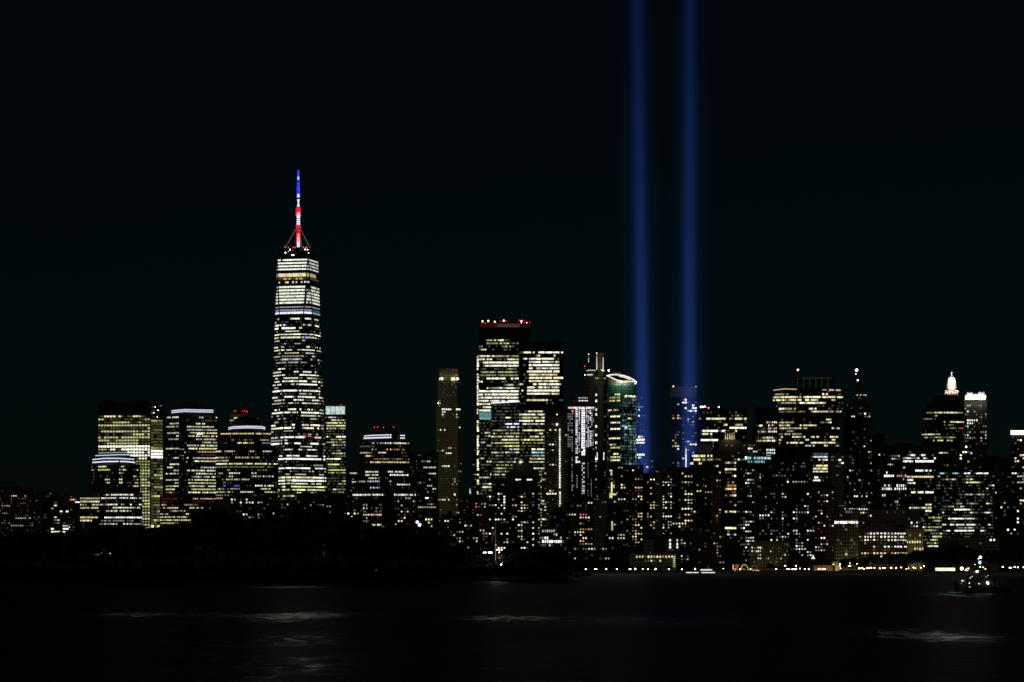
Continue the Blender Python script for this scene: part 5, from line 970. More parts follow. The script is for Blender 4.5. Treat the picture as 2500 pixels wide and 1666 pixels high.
apt('low narrow dark brick wing tucked between the olive grid block and the rounded building', 3560, 2092, 2124, 1246, .05, m='redst', bay=3.3, fh=4, y1=1290, clutter=False, rows=[(1241, [(2096, 2120, 1.2)])])

for lab, spots in (('olive block with a visible', ((2050, 3430, 1500), (2082, 3430, 1500))), ('rounded red-brown building', ((2120, 3384, 900), (2150, 3384, 900), (2190, 3384, 900))), ('plain tan block low right', ((2222, 3462, 1500), (2246, 3462, 1200))), ('low grey annex', ((1860, 3332, 500), (1900, 3332, 500)))):
    rt = [o for o in bpy.data.objects if o.get('label', '').startswith(lab)][0]
    for px, Y_, P_ in spots: flood(rt, px, 1374, Y_, P_ * .8, (1, .82, .42), .3)  # unseen lamps added to stand in for street glow on these walls

# ================================================================ ground, water, island
def structure(name, bm, m):
    o = obj(name, bm, m); o['kind'] = 'structure'; return o
asphalt = mat('asphalt_and_lawn', (.045, .045, .04), .9)
bm = bmesh.new(); box(bm, -6000, 6000, 3300, 16000, -3, GZ - .35)
structure('ground', bm, asphalt)
bm = bmesh.new(); box(bm, PX(1425, 3250), 2500, 3236, 3300, -3, 1.9)
structure('promenade', bm, mat('promenade_paving', (.20, .18, .15), .85))
bm = bmesh.new(); box(bm, PX(1425, 3250), 2500, 3235.2, 3236, -2.5, 2.5)
w = obj('seawall', bm, mat('seawall_stone', (.12, .11, .10), .85)); tag(w, 'long dark stone seawall under the waterfront lamps', 'wall')

wm = bpy.data.materials.new('harbour_water'); wm.use_nodes = True
n = wm.node_tree; b = n.nodes['Principled BSDF']; L = n.links.new
b.inputs['Base Color'].default_value = (.004, .007, .009, 1); b.inputs['IOR'].default_value = 1.33; b.inputs['Roughness'].default_value = .12
geo = n.nodes.new('ShaderNodeNewGeometry')
def wave(scale, sx, sy, dist, strength_link=None, prev=None, detail=3):
    mp = n.nodes.new('ShaderNodeMapping'); mp.inputs['Scale'].default_value = (sx, sy, 1); L(geo.outputs['Position'], mp.inputs['Vector'])
    no = n.nodes.new('ShaderNodeTexNoise'); no.inputs['Scale'].default_value = scale; no.inputs['Detail'].default_value = detail; L(mp.outputs[0], no.inputs['Vector'])
    bu = n.nodes.new('ShaderNodeBump'); bu.inputs['Distance'].default_value = dist; L(no.outputs[0], bu.inputs['Height'])
    if prev: L(prev, bu.inputs['Normal'])
    if strength_link: L(strength_link, bu.inputs['Strength'])
    return bu.outputs[0]
# wind-roughened water stays dark; smoother slicks pick up the city lights
def wmath(op, a_, b_=None, c_=None):
    q = n.nodes.new('ShaderNodeMath'); q.operation = op
    for i, v in enumerate((a_, b_, c_)):
        if v is None: continue
        if isinstance(v, (int, float)): q.inputs[i].default_value = v
        else: L(v, q.inputs[i])
    return q.outputs[0]
mp = n.nodes.new('ShaderNodeMapping'); mp.inputs['Scale'].default_value = (.05, .018, 1); L(geo.outputs['Position'], mp.inputs['Vector'])
pn = n.nodes.new('ShaderNodeTexNoise'); pn.inputs['Scale'].default_value = 1.0; pn.inputs['Detail'].default_value = 5; L(mp.outputs[0], pn.inputs['Vector'])
wx = n.nodes.new('ShaderNodeSeparateXYZ'); L(geo.outputs['Position'], wx.inputs[0])
tot = None
for sx_, sy_, wx_, wy_, amp in ((-30.5, 415, 5, 32, 2.8), (-36, 428, 18, 22, .9), (-56, 440, 8, 16, 1.3), (-15, 205, 4, 40, .6), (-21, 280, 5, 40, .65), (42, 305, 5.5, 24, 1.9), (-76, 1020, 12, 34, 3.4), (-60, 1010, 50, 14, .4), (22, 385, 16, 36, .55), (-1, 405, 7, 22, 1.3), (108, 735, 3, 30, 1.6), (0, 2600, 900, 460, .5), (-10, 330, 60, 120, .08)):
    g_ = wmath('ADD', wmath('POWER', wmath('ABSOLUTE', wmath('DIVIDE', wmath('SUBTRACT', wx.outputs[0], sx_), wx_)), 2), wmath('POWER', wmath('ABSOLUTE', wmath('DIVIDE', wmath('SUBTRACT', wx.outputs[1], sy_), wy_)), 2))
    g_ = wmath('MULTIPLY', wmath('EXPONENT', wmath('MULTIPLY', g_, -1.0)), amp); tot = g_ if tot is None else wmath('ADD', tot, g_)
mp2 = n.nodes.new('ShaderNodeMapping'); mp2.inputs['Scale'].default_value = (.55, .13, 1); L(geo.outputs['Position'], mp2.inputs['Vector'])
p2 = n.nodes.new('ShaderNodeTexNoise'); p2.inputs['Scale'].default_value = 1.0; p2.inputs['Detail'].default_value = 4; p2.inputs['Roughness'].default_value = .65; L(mp2.outputs[0], p2.inputs['Vector'])
fine = wmath('MAXIMUM', wmath('MULTIPLY_ADD', p2.outputs[0], 7.0, -2.9), 0.0)
slick = wmath('MULTIPLY', wmath('MULTIPLY', tot, fine), wmath('MULTIPLY_ADD', pn.outputs[0], 2.4, -.3))
sl = n.nodes.new('ShaderNodeClamp'); L(slick, sl.inputs[0]); slick = sl.outputs[0]
strn = wmath('MULTIPLY_ADD', slick, -.8, 1.0)
o1 = wave(.22, 1, 1.7, 3.2, strn, None, 3)
o2 = wave(1.6, 1, 1.4, .30, strn, o1, 2)
L(wmath('MULTIPLY_ADD', slick, -.25, .42), b.inputs['Roughness'])
L(o2, b.inputs['Normal']); wm.cycles.emission_sampling = 'NONE'
bm = bmesh.new(); vs = [bm.verts.new(p) for p in ((-40000, -300, 0), (40000, -300, 0), (40000, 60000, 0), (-40000, 60000, 0))]; bm.faces.new(vs)
structure('water', bm, wm)

# island in front: low shore with a mound
YI = 1440
prof = [(-200, 1310), (0, 1306), (60, 1300), (100, 1302), (170, 1308), (200, 1288), (260, 1284), (330, 1287), (400, 1286), (440, 1276), (480, 1266), (505, 1232), (520, 1230), (545, 1240), (565, 1262), (600, 1268), (690, 1262), (730, 1262), (760, 1246), (800, 1240), (840, 1250), (870, 1268), (900, 1286), (960, 1292), (1010, 1292), (1050, 1298), (1062, 1310), (1090, 1320), (1120, 1330), (1150, 1345), (1180, 1356), (1215, 1362), (1232, 1348), (1260, 1342), (1300, 1341), (1345, 1350), (1385, 1362), (1410, 1380), (1432, 1398)]
def topat(x):
    for (xa, ya), (xb, yb) in zip(prof, prof[1:]):
        if xa <= x <= xb: return lerp(ya, yb, (x - xa) / (xb - xa))
    return prof[0][1] if x < 0 else 1400
bm = bmesh.new(); NX, NY = 120, 24; grid = []
for i in range(NX + 1):
    px = lerp(-900, 1446, i / NX); x = PX(px, YI); colv = []
    tz = max(0, PZ(topat(px), YI)) * .60
    if px < -100: tz *= max(0, (px + 900) / 800)
    for j in range(NY + 1):
        v = j / NY; y = YI - 22 + 260 * v
        z = 1.1 + (tz - 1.1) * math.sin(math.pi * min(1, v * 1.5 + .0) / 2) ** 1.4 if v < .66 else 1.1 + (tz - 1.1) * (1 - (v - .66) / .34)
        e = min(i, NX - i) / 6
        if e < 1: z = lerp(-2, z, e)
        if j in (0, NY): z = -2
        z += noise.noise((x * .03, y * .03, 0)) * .6
        colv.append(bm.verts.new((x * (y / YI) ** .0, y, z)))
    grid.append(colv)
for i in range(NX):
    for j in range(NY): bm.faces.new((grid[i][j], grid[i + 1][j], grid[i + 1][j + 1], grid[i][j + 1]))
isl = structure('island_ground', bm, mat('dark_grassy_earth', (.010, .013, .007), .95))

# ---------------------------------------------------------------- trees
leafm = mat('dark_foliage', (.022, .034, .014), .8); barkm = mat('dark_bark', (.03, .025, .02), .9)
def tree_mesh(seed, height, width, leaf, conical=False):
    r = random.Random(seed); vs, fs = [], []
    clumps = []
    for _ in range(46):
        if conical:
            h = r.uniform(.16, .98); rad = width * .5 * (1.02 - h) + .4; a = r.uniform(0, 6.283); q = rad * math.sqrt(r.random())
            clumps.append((q * math.cos(a), q * math.sin(a), h * height, r.uniform(.6, 1.2) * height * .07))
        else:
            a = r.uniform(0, 6.283); ph = r.uniform(-.6, 1.57); q = r.uniform(.45, 1)
            clumps.append((q * width * .42 * math.cos(a) * math.cos(ph), q * width * .42 * math.sin(a) * math.cos(ph), height * .62 + q * height * .33 * math.sin(ph), r.uniform(.6, 1.3) * height * .085))
    for cx_, cy_, cz_, cr in clumps:
        for _ in range(52):
            u, v = r.uniform(-1, 1), r.uniform(0, 6.283); k = cr * r.random() ** .4 * r.uniform(.8, 1.2); s_ = math.sqrt(1 - u * u)
            c = Vector((cx_ + k * s_ * math.cos(v) * 1.25, cy_ + k * s_ * math.sin(v) * 1.25, cz_ + k * u))
            a1 = Vector((r.gauss(0, 1), r.gauss(0, 1), r.gauss(0, 1))).normalized(); a2 = a1.orthogonal().normalized(); ls = leaf * r.uniform(.6, 1.4)
            i = len(vs); vs += [c + a1 * ls, c + a2 * ls, c - a1 * ls, c - a2 * ls * .8]; fs.append((i, i + 1, i + 2, i + 3))
    me = bpy.data.meshes.new('crown'); me.from_pydata([tuple(v) for v in vs], [], fs); me.materials.append(leafm)
    bm = bmesh.new(); bar(bm, (0, 0, -2), (.2, 0, height * .45), height * .03, height * .018, 8)
    for k in range(6):
        a = r.uniform(0, 6.28); bar(bm, (.2, 0, height * r.uniform(.22, .42)), (width * .3 * math.cos(a), width * .3 * math.sin(a), height * r.uniform(.55, .8)), height * .012, height * .004, 5)
    if conical: bar(bm, (.2, 0, height * .45), (0, 0, height * .97), height * .018, .05, 6)
    mt = bpy.data.meshes.new('trunk'); bm.to_mesh(mt); bm.free(); mt.materials.append(barkm)
    return me, mt
variants = [tree_mesh(s_, 20, w_, .62) for s_, w_ in ((1, 17), (2, 21), (3, 15), (4, 24), (5, 18), (6, 20))]
conif = [tree_mesh(s_, 20, 9, .5, True) for s_ in (11, 12)]
def tree(x, y, z, h, var, label, group, wide=1.0, name='broadleaf_tree', cat='tree'):
    o = thing(name, label, cat, (x, y, z), group)
    for nm, me in zip(('crown', 'trunk'), var):
        c = bpy.data.objects.new(nm, me); C.objects.link(c); c.parent = o
    k = h / 20; o.scale = (k * wide, k * wide, k); o.rotation_euler = (0, 0, R.uniform(0, 6.28))
    return o
G_I = 'black tree silhouettes on the island'
x = -30.0
while x < 1425:
    y_ = YI + R.uniform(-6, 4); X = PX(x, y_)
    top = PZ(topat(x) + R.uniform(-5, 9), y_)
    gz = max(1.2, PZ(topat(x), YI) * .42 * .35)
    h = top - gz
    if h > 4.5:
        if 500 <= x <= 522: tree(X, y_, gz, h, conif[0], 'tall pointed dark tree standing above the island treeline left of the tallest tower', None, 1.0, 'conifer_tree')
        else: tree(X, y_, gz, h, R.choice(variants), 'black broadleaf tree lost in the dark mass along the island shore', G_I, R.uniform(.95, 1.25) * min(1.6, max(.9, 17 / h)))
    x += R.uniform(22, 38)
x = -20.0
while x < 1400:
    y_ = YI + 70 + R.uniform(-12, 30); top = PZ(topat(x) + R.uniform(3, 14), y_); gz = max(1.5, PZ(topat(x), YI) * .36); h = top - gz
    if h > 4: tree(PX(x, y_), y_, gz, h, R.choice(variants), 'black broadleaf tree lost in the dark mass along the island shore', G_I, R.uniform(1, 1.3) * min(1.6, max(.9, 17 / h)))
    x += R.uniform(34, 52)
# low shore bushes
x = -20.0
while x < 1432:
    y_ = YI - 14 + R.uniform(-3, 3); h = R.uniform(5, 9) * (1 if x < 1330 else .6)
    tree(PX(x, y_), y_, .9, h, R.choice(variants), 'low black bush at the foot of the island trees', 'low bushes along the island shore', R.uniform(1.6, 2.2), 'shore_bush', 'bush')
    x += R.uniform(17, 27)
# waterfront park
G_P = 'dark park trees behind the promenade lamps'
ppro = [(1440, 1383), (1500, 1378), (1600, 1384), (1700, 1376), (1760, 1382), (1900, 1378), (1940, 1368), (1980, 1372), (2010, 1366), (2060, 1366), (2095, 1362), (2130, 1354), (2180, 1352), (2230, 1345), (2270, 1340), (2300, 1348), (2340, 1352), (2380, 1338), (2420, 1345), (2520, 1350)]
def ptop(x):
    for (xa, ya), (xb, yb) in zip(ppro, ppro[1:]):
        if xa <= x <= xb: return lerp(ya, yb, (x - xa) / (xb - xa))
    return 1380
x = 1440.0
while x < 2515:
    y_ = 3290 + R.uniform(-12, 20); top = PZ(ptop(x) + R.uniform(-3, 5), y_); h = top - 2
    if h > 3 and not (1785 < x < 1865): tree(PX(x, y_), y_, 1.9, h, R.choice(variants), 'dark round-crowned park tree behind the row of waterfront lamps', G_P, R.uniform(.9, 1.3) * min(1.5, 14 / h) , 'park_tree')
    x += R.uniform(11, 19) if x > 1890 else R.uniform(15, 30)
# trees climbing behind at the right
for x, yt in ((2300, 1330), (2322, 1322), (2345, 1330), (2215, 1352), (2240, 1344), (2200, 1350), (2262, 1346)):
    y_ = 3325; h = PZ(yt, y_) - 2; tree(PX(x, y_), y_, 1.9, h, R.choice(variants), 'tall dark park tree rising in front of the green glass blocks', 'tall park trees near the terminal', 1.0, 'park_tree')

# ---------------------------------------------------------------- waterfront lamps
def lamp_proto():
    o = thing('street_lamp', 'round white lamp on a thin pole along the waterfront promenade', 'street lamp', (0, 0, 0), 'round white lamps along the promenade')
    bm = bmesh.new(); lathe(bm, [(.28, 0), (.2, .5), (.09, .7), (.07, 5.2), (.16, 5.3), (.2, 5.5)], 8); obj('pole', bm, MROOF, o)
    bm = bmesh.new(); ball(bm, (0, 0, 5.9), .50); g = obj('lamp_globe', bm, GLOBE, o)
    bm = bmesh.new(); bmesh.ops.create_cone(bm, cap_ends=True, segments=8, radius1=.5, radius2=.08, depth=.35, matrix=Matrix.Translation((0, 0, 6.62))); obj('lamp_cap', bm, MROOF, o)
    return o
proto = lamp_proto()
lp = [(1430, 1392, 1.25), (1452, 1391.5, .9), (1456, 1391.5, 1.0), (1480, 1392, 1.2), (1506, 1392, 1), (1537, 1391.5, 1), (1540, 1392, .8), (1551, 1391, 1.3), (1569, 1391.5, 1), (1582, 1391.5, .9), (1600.5, 1391, 1.35), (1633, 1391.5, 1.2), (1665, 1391.5, 1.2), (1697, 1391.3, 1.3), (1766, 1388.5, .8), (1895, 1390, 1.1), (1917, 1381.5, 1.2), (1943, 1382, 1), (1922, 1390, 1), (1927, 1390, 1), (1935, 1390, 1.1), (1941, 1391, 1.3), (1944, 1389, 1), (1953, 1388.5, 1), (1965, 1395.5, 1.3), (1975, 1395.5, 1.3), (1998, 1396, .8), (2003, 1395, .9), (2010, 1395, 1.1), (2014, 1395, 1.1), (2051, 1378, 1), (2050.5, 1383, .8), (2051.5, 1388, .8), (2073, 1382, 1.1), (2076, 1382, .9), (2075, 1375, .5), (2092, 1377, .7), (2098, 1388, 1.3), (2105, 1387, 1.1), (2109, 1390.5, 1), (2116, 1387, 1.1), (2121, 1387, 1), (2127, 1387, 1.3), (2135, 1387, 1.1), (2148, 1388, 1.1), (2156, 1387, 1), (2160, 1387, 1), (2176, 1387, 1.4), (2188, 1387, 1.2), (2200, 1386, 1), (2213, 1390, .7), (2218, 1388, .8), (2230, 1386, 1), (2235, 1387.5, .9), (2248, 1386.5, 1), (2256, 1383, 1), (2393, 1385, 1), (2400, 1385.5, .8), (2406, 1389.5, 1), (2411, 1385.3, .7), (2448, 1384.5, 1), (2465, 1386.5, 1.2), (2469, 1386.5, .8), (2477, 1384.5, 1.2), (2485, 1385.5, 1.2), (2499, 1385, 1)]
for i, (px, py, s_) in enumerate(lp):
    y_ = 3244 + (i % 3) * 2.5
    if i: 
        o = proto.copy(); C.objects.link(o)
        for ch in list(proto.children): c = ch.copy(); C.objects.link(c); c.parent = o
    else: o = proto
    z = PZ(py, y_); hpole = max(2.5, z - 1.9)
    o.location = (PX(px, y_), y_, 1.9)
    for ch in o.children:
        if ch.name.startswith('lamp_globe') and i % 5 in (1, 3, 4):
            if 'warm_globe' not in bpy.data.meshes: wg = ch.data.copy(); wg.name = 'warm_globe'; wg.materials[0] = GLOBE2
            ch.data = bpy.data.meshes['warm_globe']
        if ch.name.startswith('lamp_globe'): ch.scale = (s_, s_, s_); ch.location = (0, 0, hpole - 5.9 * s_)
        elif ch.name.startswith('pole'): ch.scale = (1, 1, (hpole - .35) / 5.5)
        else: ch.location = (0, 0, hpole + .70 * s_ - 6.62)
    if px == 2176: o['label'] = 'largest white globe lamp in front of the rounded red-brown building'; 
    if px == 1430: o['label'] = 'leftmost white globe lamp, at the dark west end of the promenade'
    if px == 1766: o['label'] = 'lone small white lamp in the dark gap left of the orange pavilion'

# ---------------------------------------------------------------- waterfront structures
YS = 3262
def base_thing(name, label, cat, px, Y=YS, group=None): return thing(name, label, cat, (PX(px, Y), Y, 1.9), group)
def qbox(root, Y, x0, x1, ya, yb, m, name, d=2, dy=0):
    bm = bmesh.new(); l = root.location
    box(bm, PX(x0, Y) - l[0], PX(x1, Y) - l[0], Y + dy - l[1], Y + dy + d - l[1], PZ(yb, Y) - l[2], PZ(ya, Y) - l[2])
    return obj(name, bm, m, root)
cream = lamp_mat('cream_lit_hall', (1, 1, .66), .95); amber = lamp_mat('amber_lit_wall', (1, .62, .2), .42); ambr2 = lamp_mat('bright_amber_glow_wall', (1, .88, .5), .95)
t = base_thing('ferry_terminal', 'bright cream glowing long hall on the waterfront left of the tugboat', 'terminal', 2307, 3250)
qbox(t, 3250, 2281, 2333, 1384.5, 1386.5, MROOF, 'roof', 12, -1); qbox(t, 3250, 2281, 2333, 1395.5, 1399, MROOF, 'base', 12, -1)
for i in range(13):
    x0 = 2283.5 + i * 3.75; yt = 1386.6; panes('lit_bay', [([(PX(a, 3250) - t.location[0], -.5, PZ(b_, 3250) - 1.9) for a, b_ in ((x0, 1395), (x0 + 3.3, 1395), (x0 + 3.3, yt), (x0, yt))], (.95 * R.uniform(.7, 1.15), 1, .66))], t)
t = base_thing('arched_pavilion', 'bright half-round cream window of a pavilion just behind the tugboat', 'pavilion', 2362, 3250)
bm = bmesh.new(); fan = []
for i in range(9):
    a = math.pi / 2 * i / 8; fan.append(Vector((PX(2367 - 13 * math.cos(a) * 1, 3250) - t.location[0], -.3, PZ(1396 - 10 * math.sin(a), 3250) - 1.9)))
fan.append(Vector((PX(2367, 3250) - t.location[0], -.3, PZ(1396, 3250) - 1.9))); f_ = bm.faces.new([bm.verts.new(p) for p in fan]); bmesh.ops.solidify(bm, geom=[f_], thickness=.3); obj('arched_window', bm, cream, t)
qbox(t, 3250, 2345, 2370, 1395.8, 1399, MROOF, 'base', 8, -1); qbox(t, 3250, 2368, 2370, 1385, 1396, MROOF, 'pier', 2, -1)
bm = bmesh.new(); ball(bm, Vector((PX(2347, 3250), 3247, PZ(1388.5, 3250))) - t.location, 1.6); obj('lamp_globe', bm, WLAMP, t)
# fort wall and golden tower
t = base_thing('fort_wall', 'long low amber lit round fort wall beside the golden lit gatehouse', 'fort', 2008)
qbox(t, YS, 1987, 2032, 1380.5, 1384, mat('fort_sandstone', (.40, .27, .16), .85), 'parapet', 14, 0); qbox(t, YS, 1986, 2033, 1384, 1401, mat('fort_sandstone_wall', (.36, .24, .14), .85), 'wall', 16, -.4)
for fx in (1990, 1999, 2008, 2017, 2027): flood(t, fx, 1394, YS - 5, 110, (1, .6, .2), .3)
t = base_thing('gatehouse', 'slim golden floodlit gatehouse on the shore, brightest amber spot of the waterfront', 'gatehouse', 2041)
qbox(t, YS, 2038, 2048, 1380, 1400, mat('golden_sandstone', (.62, .50, .26), .8), 'tower', 6, -4); qbox(t, YS, 2032, 2049, 1371, 1380, mat('golden_sandstone_attic', (.5, .40, .22), .8), 'attic', 8, -2)
qbox(t, YS, 2032, 2037, 1377, 1380, ambr2, 'glowing_cornice', 1, -3.2)  # amber light on the cornice is put into its emissive material
for fx, fy, p_ in ((2040, 1398, 500), (2046, 1398, 500), (2043, 1388, 420), (2041, 1377, 60)): flood(t, fx, fy, YS - 9, p_, (1, .8, .36), .3)
# tent
t = base_thing('marquee_tent', 'small glowing white pointed tent behind the promenade trees', 'tent', 1985, 3330)
bm = bmesh.new(); k = 3330 / F; lathe(bm, [(5.5 * k, 0), (3.4 * k, 2.2 * k), (1.6 * k, 5.5 * k), (.3 * k, 10 * k)], 8, (0, 0, PZ(1364.5, 3330) - 1.9)); obj('canopy', bm, lamp_mat('glowing_canvas', (.95, 1, .8), 1.1), t)
bm = bmesh.new(); 
for a in range(4): bar(bm, (3 * k * math.cos(a * 1.57), 3 * k * math.sin(a * 1.57), 0), (3 * k * math.cos(a * 1.57), 3 * k * math.sin(a * 1.57), PZ(1364.5, 3330) - 1.9), .15)
obj('pole', bm, MSTEEL, t)
# orange pavilion with arches
t = base_thing('fairground_pavilion', 'orange lit fairground pavilion with thin glowing arches', 'pavilion', 1822)
orr = lamp_mat('orange_lit_panel', (1, .36, .16), .22); org = lamp_mat('orange_bulbs', (1, .72, .36), .7)
qbox(t, YS, 1789, 1791, 1379, 1391, lamp_mat('bright_orange_post', (1, .55, .3), 1.0), 'lit_post', .6, -1)
bm = bmesh.new(); P_ = [Vector((PX(a, YS), YS - 1, PZ(b_, YS))) - t.location for a, b_ in ((1794, 1379), (1804, 1378), (1801, 1391), (1797, 1391))]; f_ = bm.faces.new([bm.verts.new(p) for p in P_]); bmesh.ops.solidify(bm, geom=[f_], thickness=.5); obj('lit_banner', bm, orr, t)
def arch(xa, xb, yb, yt, m, r=.22, name='arch'):
    bm = bmesh.new(); pr_ = None
    for i in range(13):
        a = math.pi * i / 12; p = Vector((PX((xa + xb) / 2 - (xb - xa) / 2 * math.cos(a), YS), YS - 1.5, PZ(yb - (yb - yt) * math.sin(a), YS))) - t.location
        if pr_: bar(bm, pr_, p, r, n=5)
        pr_ = p
    obj(name, bm, m, t)
arch(1808, 1826, 1392, 1379, org, .35); arch(1834, 1848, 1392, 1380, orr, .22)
for i in range(46):
    px = R.uniform(1791, 1858); bm = bmesh.new(); ball(bm, Vector((PX(px, YS), YS - R.uniform(2, 6), PZ(R.uniform(1389, 1398) if px < 1845 else R.uniform(1393, 1397), YS))) - t.location, R.uniform(.2, .5)); obj('bulb', bm, R.choice([org, org, lamp_mat('yellow_bulb', (1, .85, .4), 2.5)]) if i < 40 else WLAMP, t)
qbox(t, YS, 1790, 1856, 1391, 1400, mat('pavilion_timber', (.25, .12, .06), .8), 'hall', 8, 0)
# pier edge lights and moored ferry
t = base_thing('lit_pier', 'low pier edged with a straight white light strip in four pieces', 'pier', 1712, 3225)
qbox(t, 3225, 1672, 1748, 1399.4, 1402, MROOF, 'deck', 9, -1)
for xa, xb in ((1675, 1690.5), (1692, 1705), (1712.5, 1729), (1730, 1745.5)): qbox(t, 3225, xa, xb, 1397.4, 1399.3, lamp_mat('white_edge_light', (1, .98, .85), 1.1), 'edge_light', .4, -1.6)
t = base_thing('moored_ferry', 'small white ferry lit from within, moored behind the light-edged pier', 'boat', 1726, 3236)
hullw = mat('white_hull_paint', (.7, .7, .68), .4)
qbox(t, 3236, 1708, 1745, 1393.5, 1399, hullw, 'hull', 7, 0); qbox(t, 3236, 1712, 1740, 1389.5, 1393.5, hullw, 'cabin', 5, 1)
qbox(t, 3236, 1710, 1738, 1391, 1392.6, lamp_mat('cabin_light', (1, 1, .8), 1.3), 'cabin_window', .3, .6); qbox(t, 3236, 1727, 1731, 1386, 1389.5, hullw, 'wheelhouse', 3, 1)
bm = bmesh.new(); bar(bm, Vector((PX(1729, 3236), 3238, PZ(1386, 3236))) - t.location, Vector((PX(1729, 3236), 3238, PZ(1379, 3236))) - t.location, .15); obj('mast', bm, hullw, t)
flood(t, 1720, 1388, 3230, 50, (1, 1, .85)); flood(t, 1735, 1388, 3230, 50, (1, 1, .85))
# kiosks with small warm windows, added for the irregular glow along the shore
for i, px in enumerate([1444, 1458, 1475, 1500, 1525, 1556, 1565, 1588, 1604, 1616, 1628, 1656, 1876, 1890, 1910, 1925, 1938, 1958, 1980, 2002, 2014, 2060, 2084, 2104, 2118, 2132, 2142, 2164, 2182, 2194, 2208, 2224, 2240, 2252, 1462, 1470, 1487, 1494, 1513, 1521, 1530, 1545, 1560, 1576, 1590, 1610, 1622, 1640, 1650, 1872, 1884, 1905, 1930, 1952, 1962, 1972, 1994, 2006, 2020, 2055, 2066, 2078, 2088, 2472, 2481, 2492]):
    Yk = 3248 + (i % 4) * 2; w = R.uniform(1.4, 4); kd = ['news kiosk', 'bench shelter', 'ticket booth', 'snack stall'][i % 4]
    t = thing('added_glow_kiosk', 'tiny added kiosk giving a dim glow at the foot of the waterfront lamps', 'kiosk', (PX(px, Yk), Yk, 1.9), 'tiny added glow kiosks along the promenade')
    qbox(t, Yk, px - w / 2, px + w / 2, 1396 - R.uniform(0, 1.5), 1400, mat('kiosk_wall', (.3, .22, .15), .8) if i == 0 else bpy.data.materials['kiosk_wall'], 'booth', 2.2, 0)
    panes('window', [([(PX(a, Yk) - t.location[0], -.2, PZ(b_, Yk) - 1.9) for a, b_ in ((px - w * .4, 1398.6), (px + w * .4, 1398.6), (px + w * .4, 1397), (px - w * .4, 1397))], tuple(c * R.uniform(.25, 1.2) for c in PAL[R.choice(['warm', 'yel', 'orange', 'neu'])]))], t)

# ---------------------------------------------------------------- flagpole and small lights on the island
t = thing('flagpole', 'tall thin flagpole faintly lit, standing on the dark island before the apartments', 'flagpole', (PX(1210, 1440), 1440, 3.0))
bm = bmesh.new(); bar(bm, (0, 0, -1), (0, 0, PZ(1274, 1440) - 3), .22, .10, 8); obj('pole', bm, MWHITE, t)
bm = bmesh.new(); ball(bm, (0, 0, PZ(1273, 1440) - 3), .3); obj('finial', bm, MSTEEL, t)
fl = flood(t, 1213, 1362, 1434, 500, (1, 1, .95), .2); flood(t, 1207, 1330, 1430, 260, (1, 1, .95), .2)
fm = bpy.data.materials.new('striped_flag_cloth'); fm.use_nodes = True; n = fm.node_tree; b = n.nodes['Principled BSDF']
uv = n.nodes.new('ShaderNodeUVMap'); sp_ = n.nodes.new('ShaderNodeSeparateXYZ'); n.links.new(uv.outputs[0], sp_.inputs[0])
def mnode(op, a, bval=None):
    m_ = n.nodes.new('ShaderNodeMath'); m_.operation = op; n.links.new(a, m_.inputs[0])
    if bval is not None:
        if hasattr(bval, 'links'): n.links.new(bval, m_.inputs[1])
        else: m_.inputs[1].default_value = bval
    return m_.outputs[0]
st_ = mnode('LESS_THAN', mnode('FRACT', mnode('MULTIPLY', sp_.outputs[1], 6.5)), .5)
mx1 = n.nodes.new('ShaderNodeMix'); mx1.data_type = 'RGBA'; n.links.new(st_, mx1.inputs[0]); mx1.inputs[6].default_value = (.75, .75, .72, 1); mx1.inputs[7].default_value = (.45, .03, .04, 1)
can = mnode('MULTIPLY', mnode('LESS_THAN', sp_.outputs[0], .4), mnode('GREATER_THAN', sp_.outputs[1], .46))
mx2 = n.nodes.new('ShaderNodeMix'); mx2.data_type = 'RGBA'; n.links.new(can, mx2.inputs[0]); n.links.new(mx1.outputs[2], mx2.inputs[6])
vo = n.nodes.new('ShaderNodeTexVoronoi'); mpv = n.nodes.new('ShaderNodeMapping'); mpv.inputs['Scale'].default_value = (22, 16, 1); n.links.new(uv.outputs[0], mpv.inputs[0]); n.links.new(mpv.outputs[0], vo.inputs['Vector']); vo.inputs['Scale'].default_value = 1
mx3 = n.nodes.new('ShaderNodeMix'); mx3.data_type = 'RGBA'; n.links.new(mnode('LESS_THAN', vo.outputs['Distance'], .25), mx3.inputs[0]); mx3.inputs[6].default_value = (.02, .03, .15, 1); mx3.inputs[7].default_value = (.8, .8, .8, 1)
n.links.new(mx3.outputs[2], mx2.inputs[7]); n.links.new(mx2.outputs[2], b.inputs['Base Color']); b.inputs['Roughness'].default_value = .9
bm = bmesh.new(); uvl = bm.loops.layers.uv.new('UVMap'); g = []
for i in range(13):
    u = i / 12; colv = []
    for j in range(9):
        v = j / 8; droop = u ** 1.3 * 5.6
        colv.append((bm.verts.new((-u * 1.9 - .15 + .18 * math.sin(u * 9), .45 * math.sin(u * 12 + v * 2), PZ(1283, 1440) - 3 - (1 - v) * 3.4 - droop)), (u, v)))
    g.append(colv)
for i in range(12):
    for j in range(8):
        q = (g[i][j], g[i + 1][j], g[i + 1][j + 1], g[i][j + 1]); f_ = bm.faces.new([a[0] for a in q])
        for lp_, a in zip(f_.loops, q): lp_[uvl].uv = a[1]
fo = obj('flag', bm, fm, None, t.location); tag(fo, 'limp striped flag with a starred blue corner hanging from the island flagpole', 'flag')
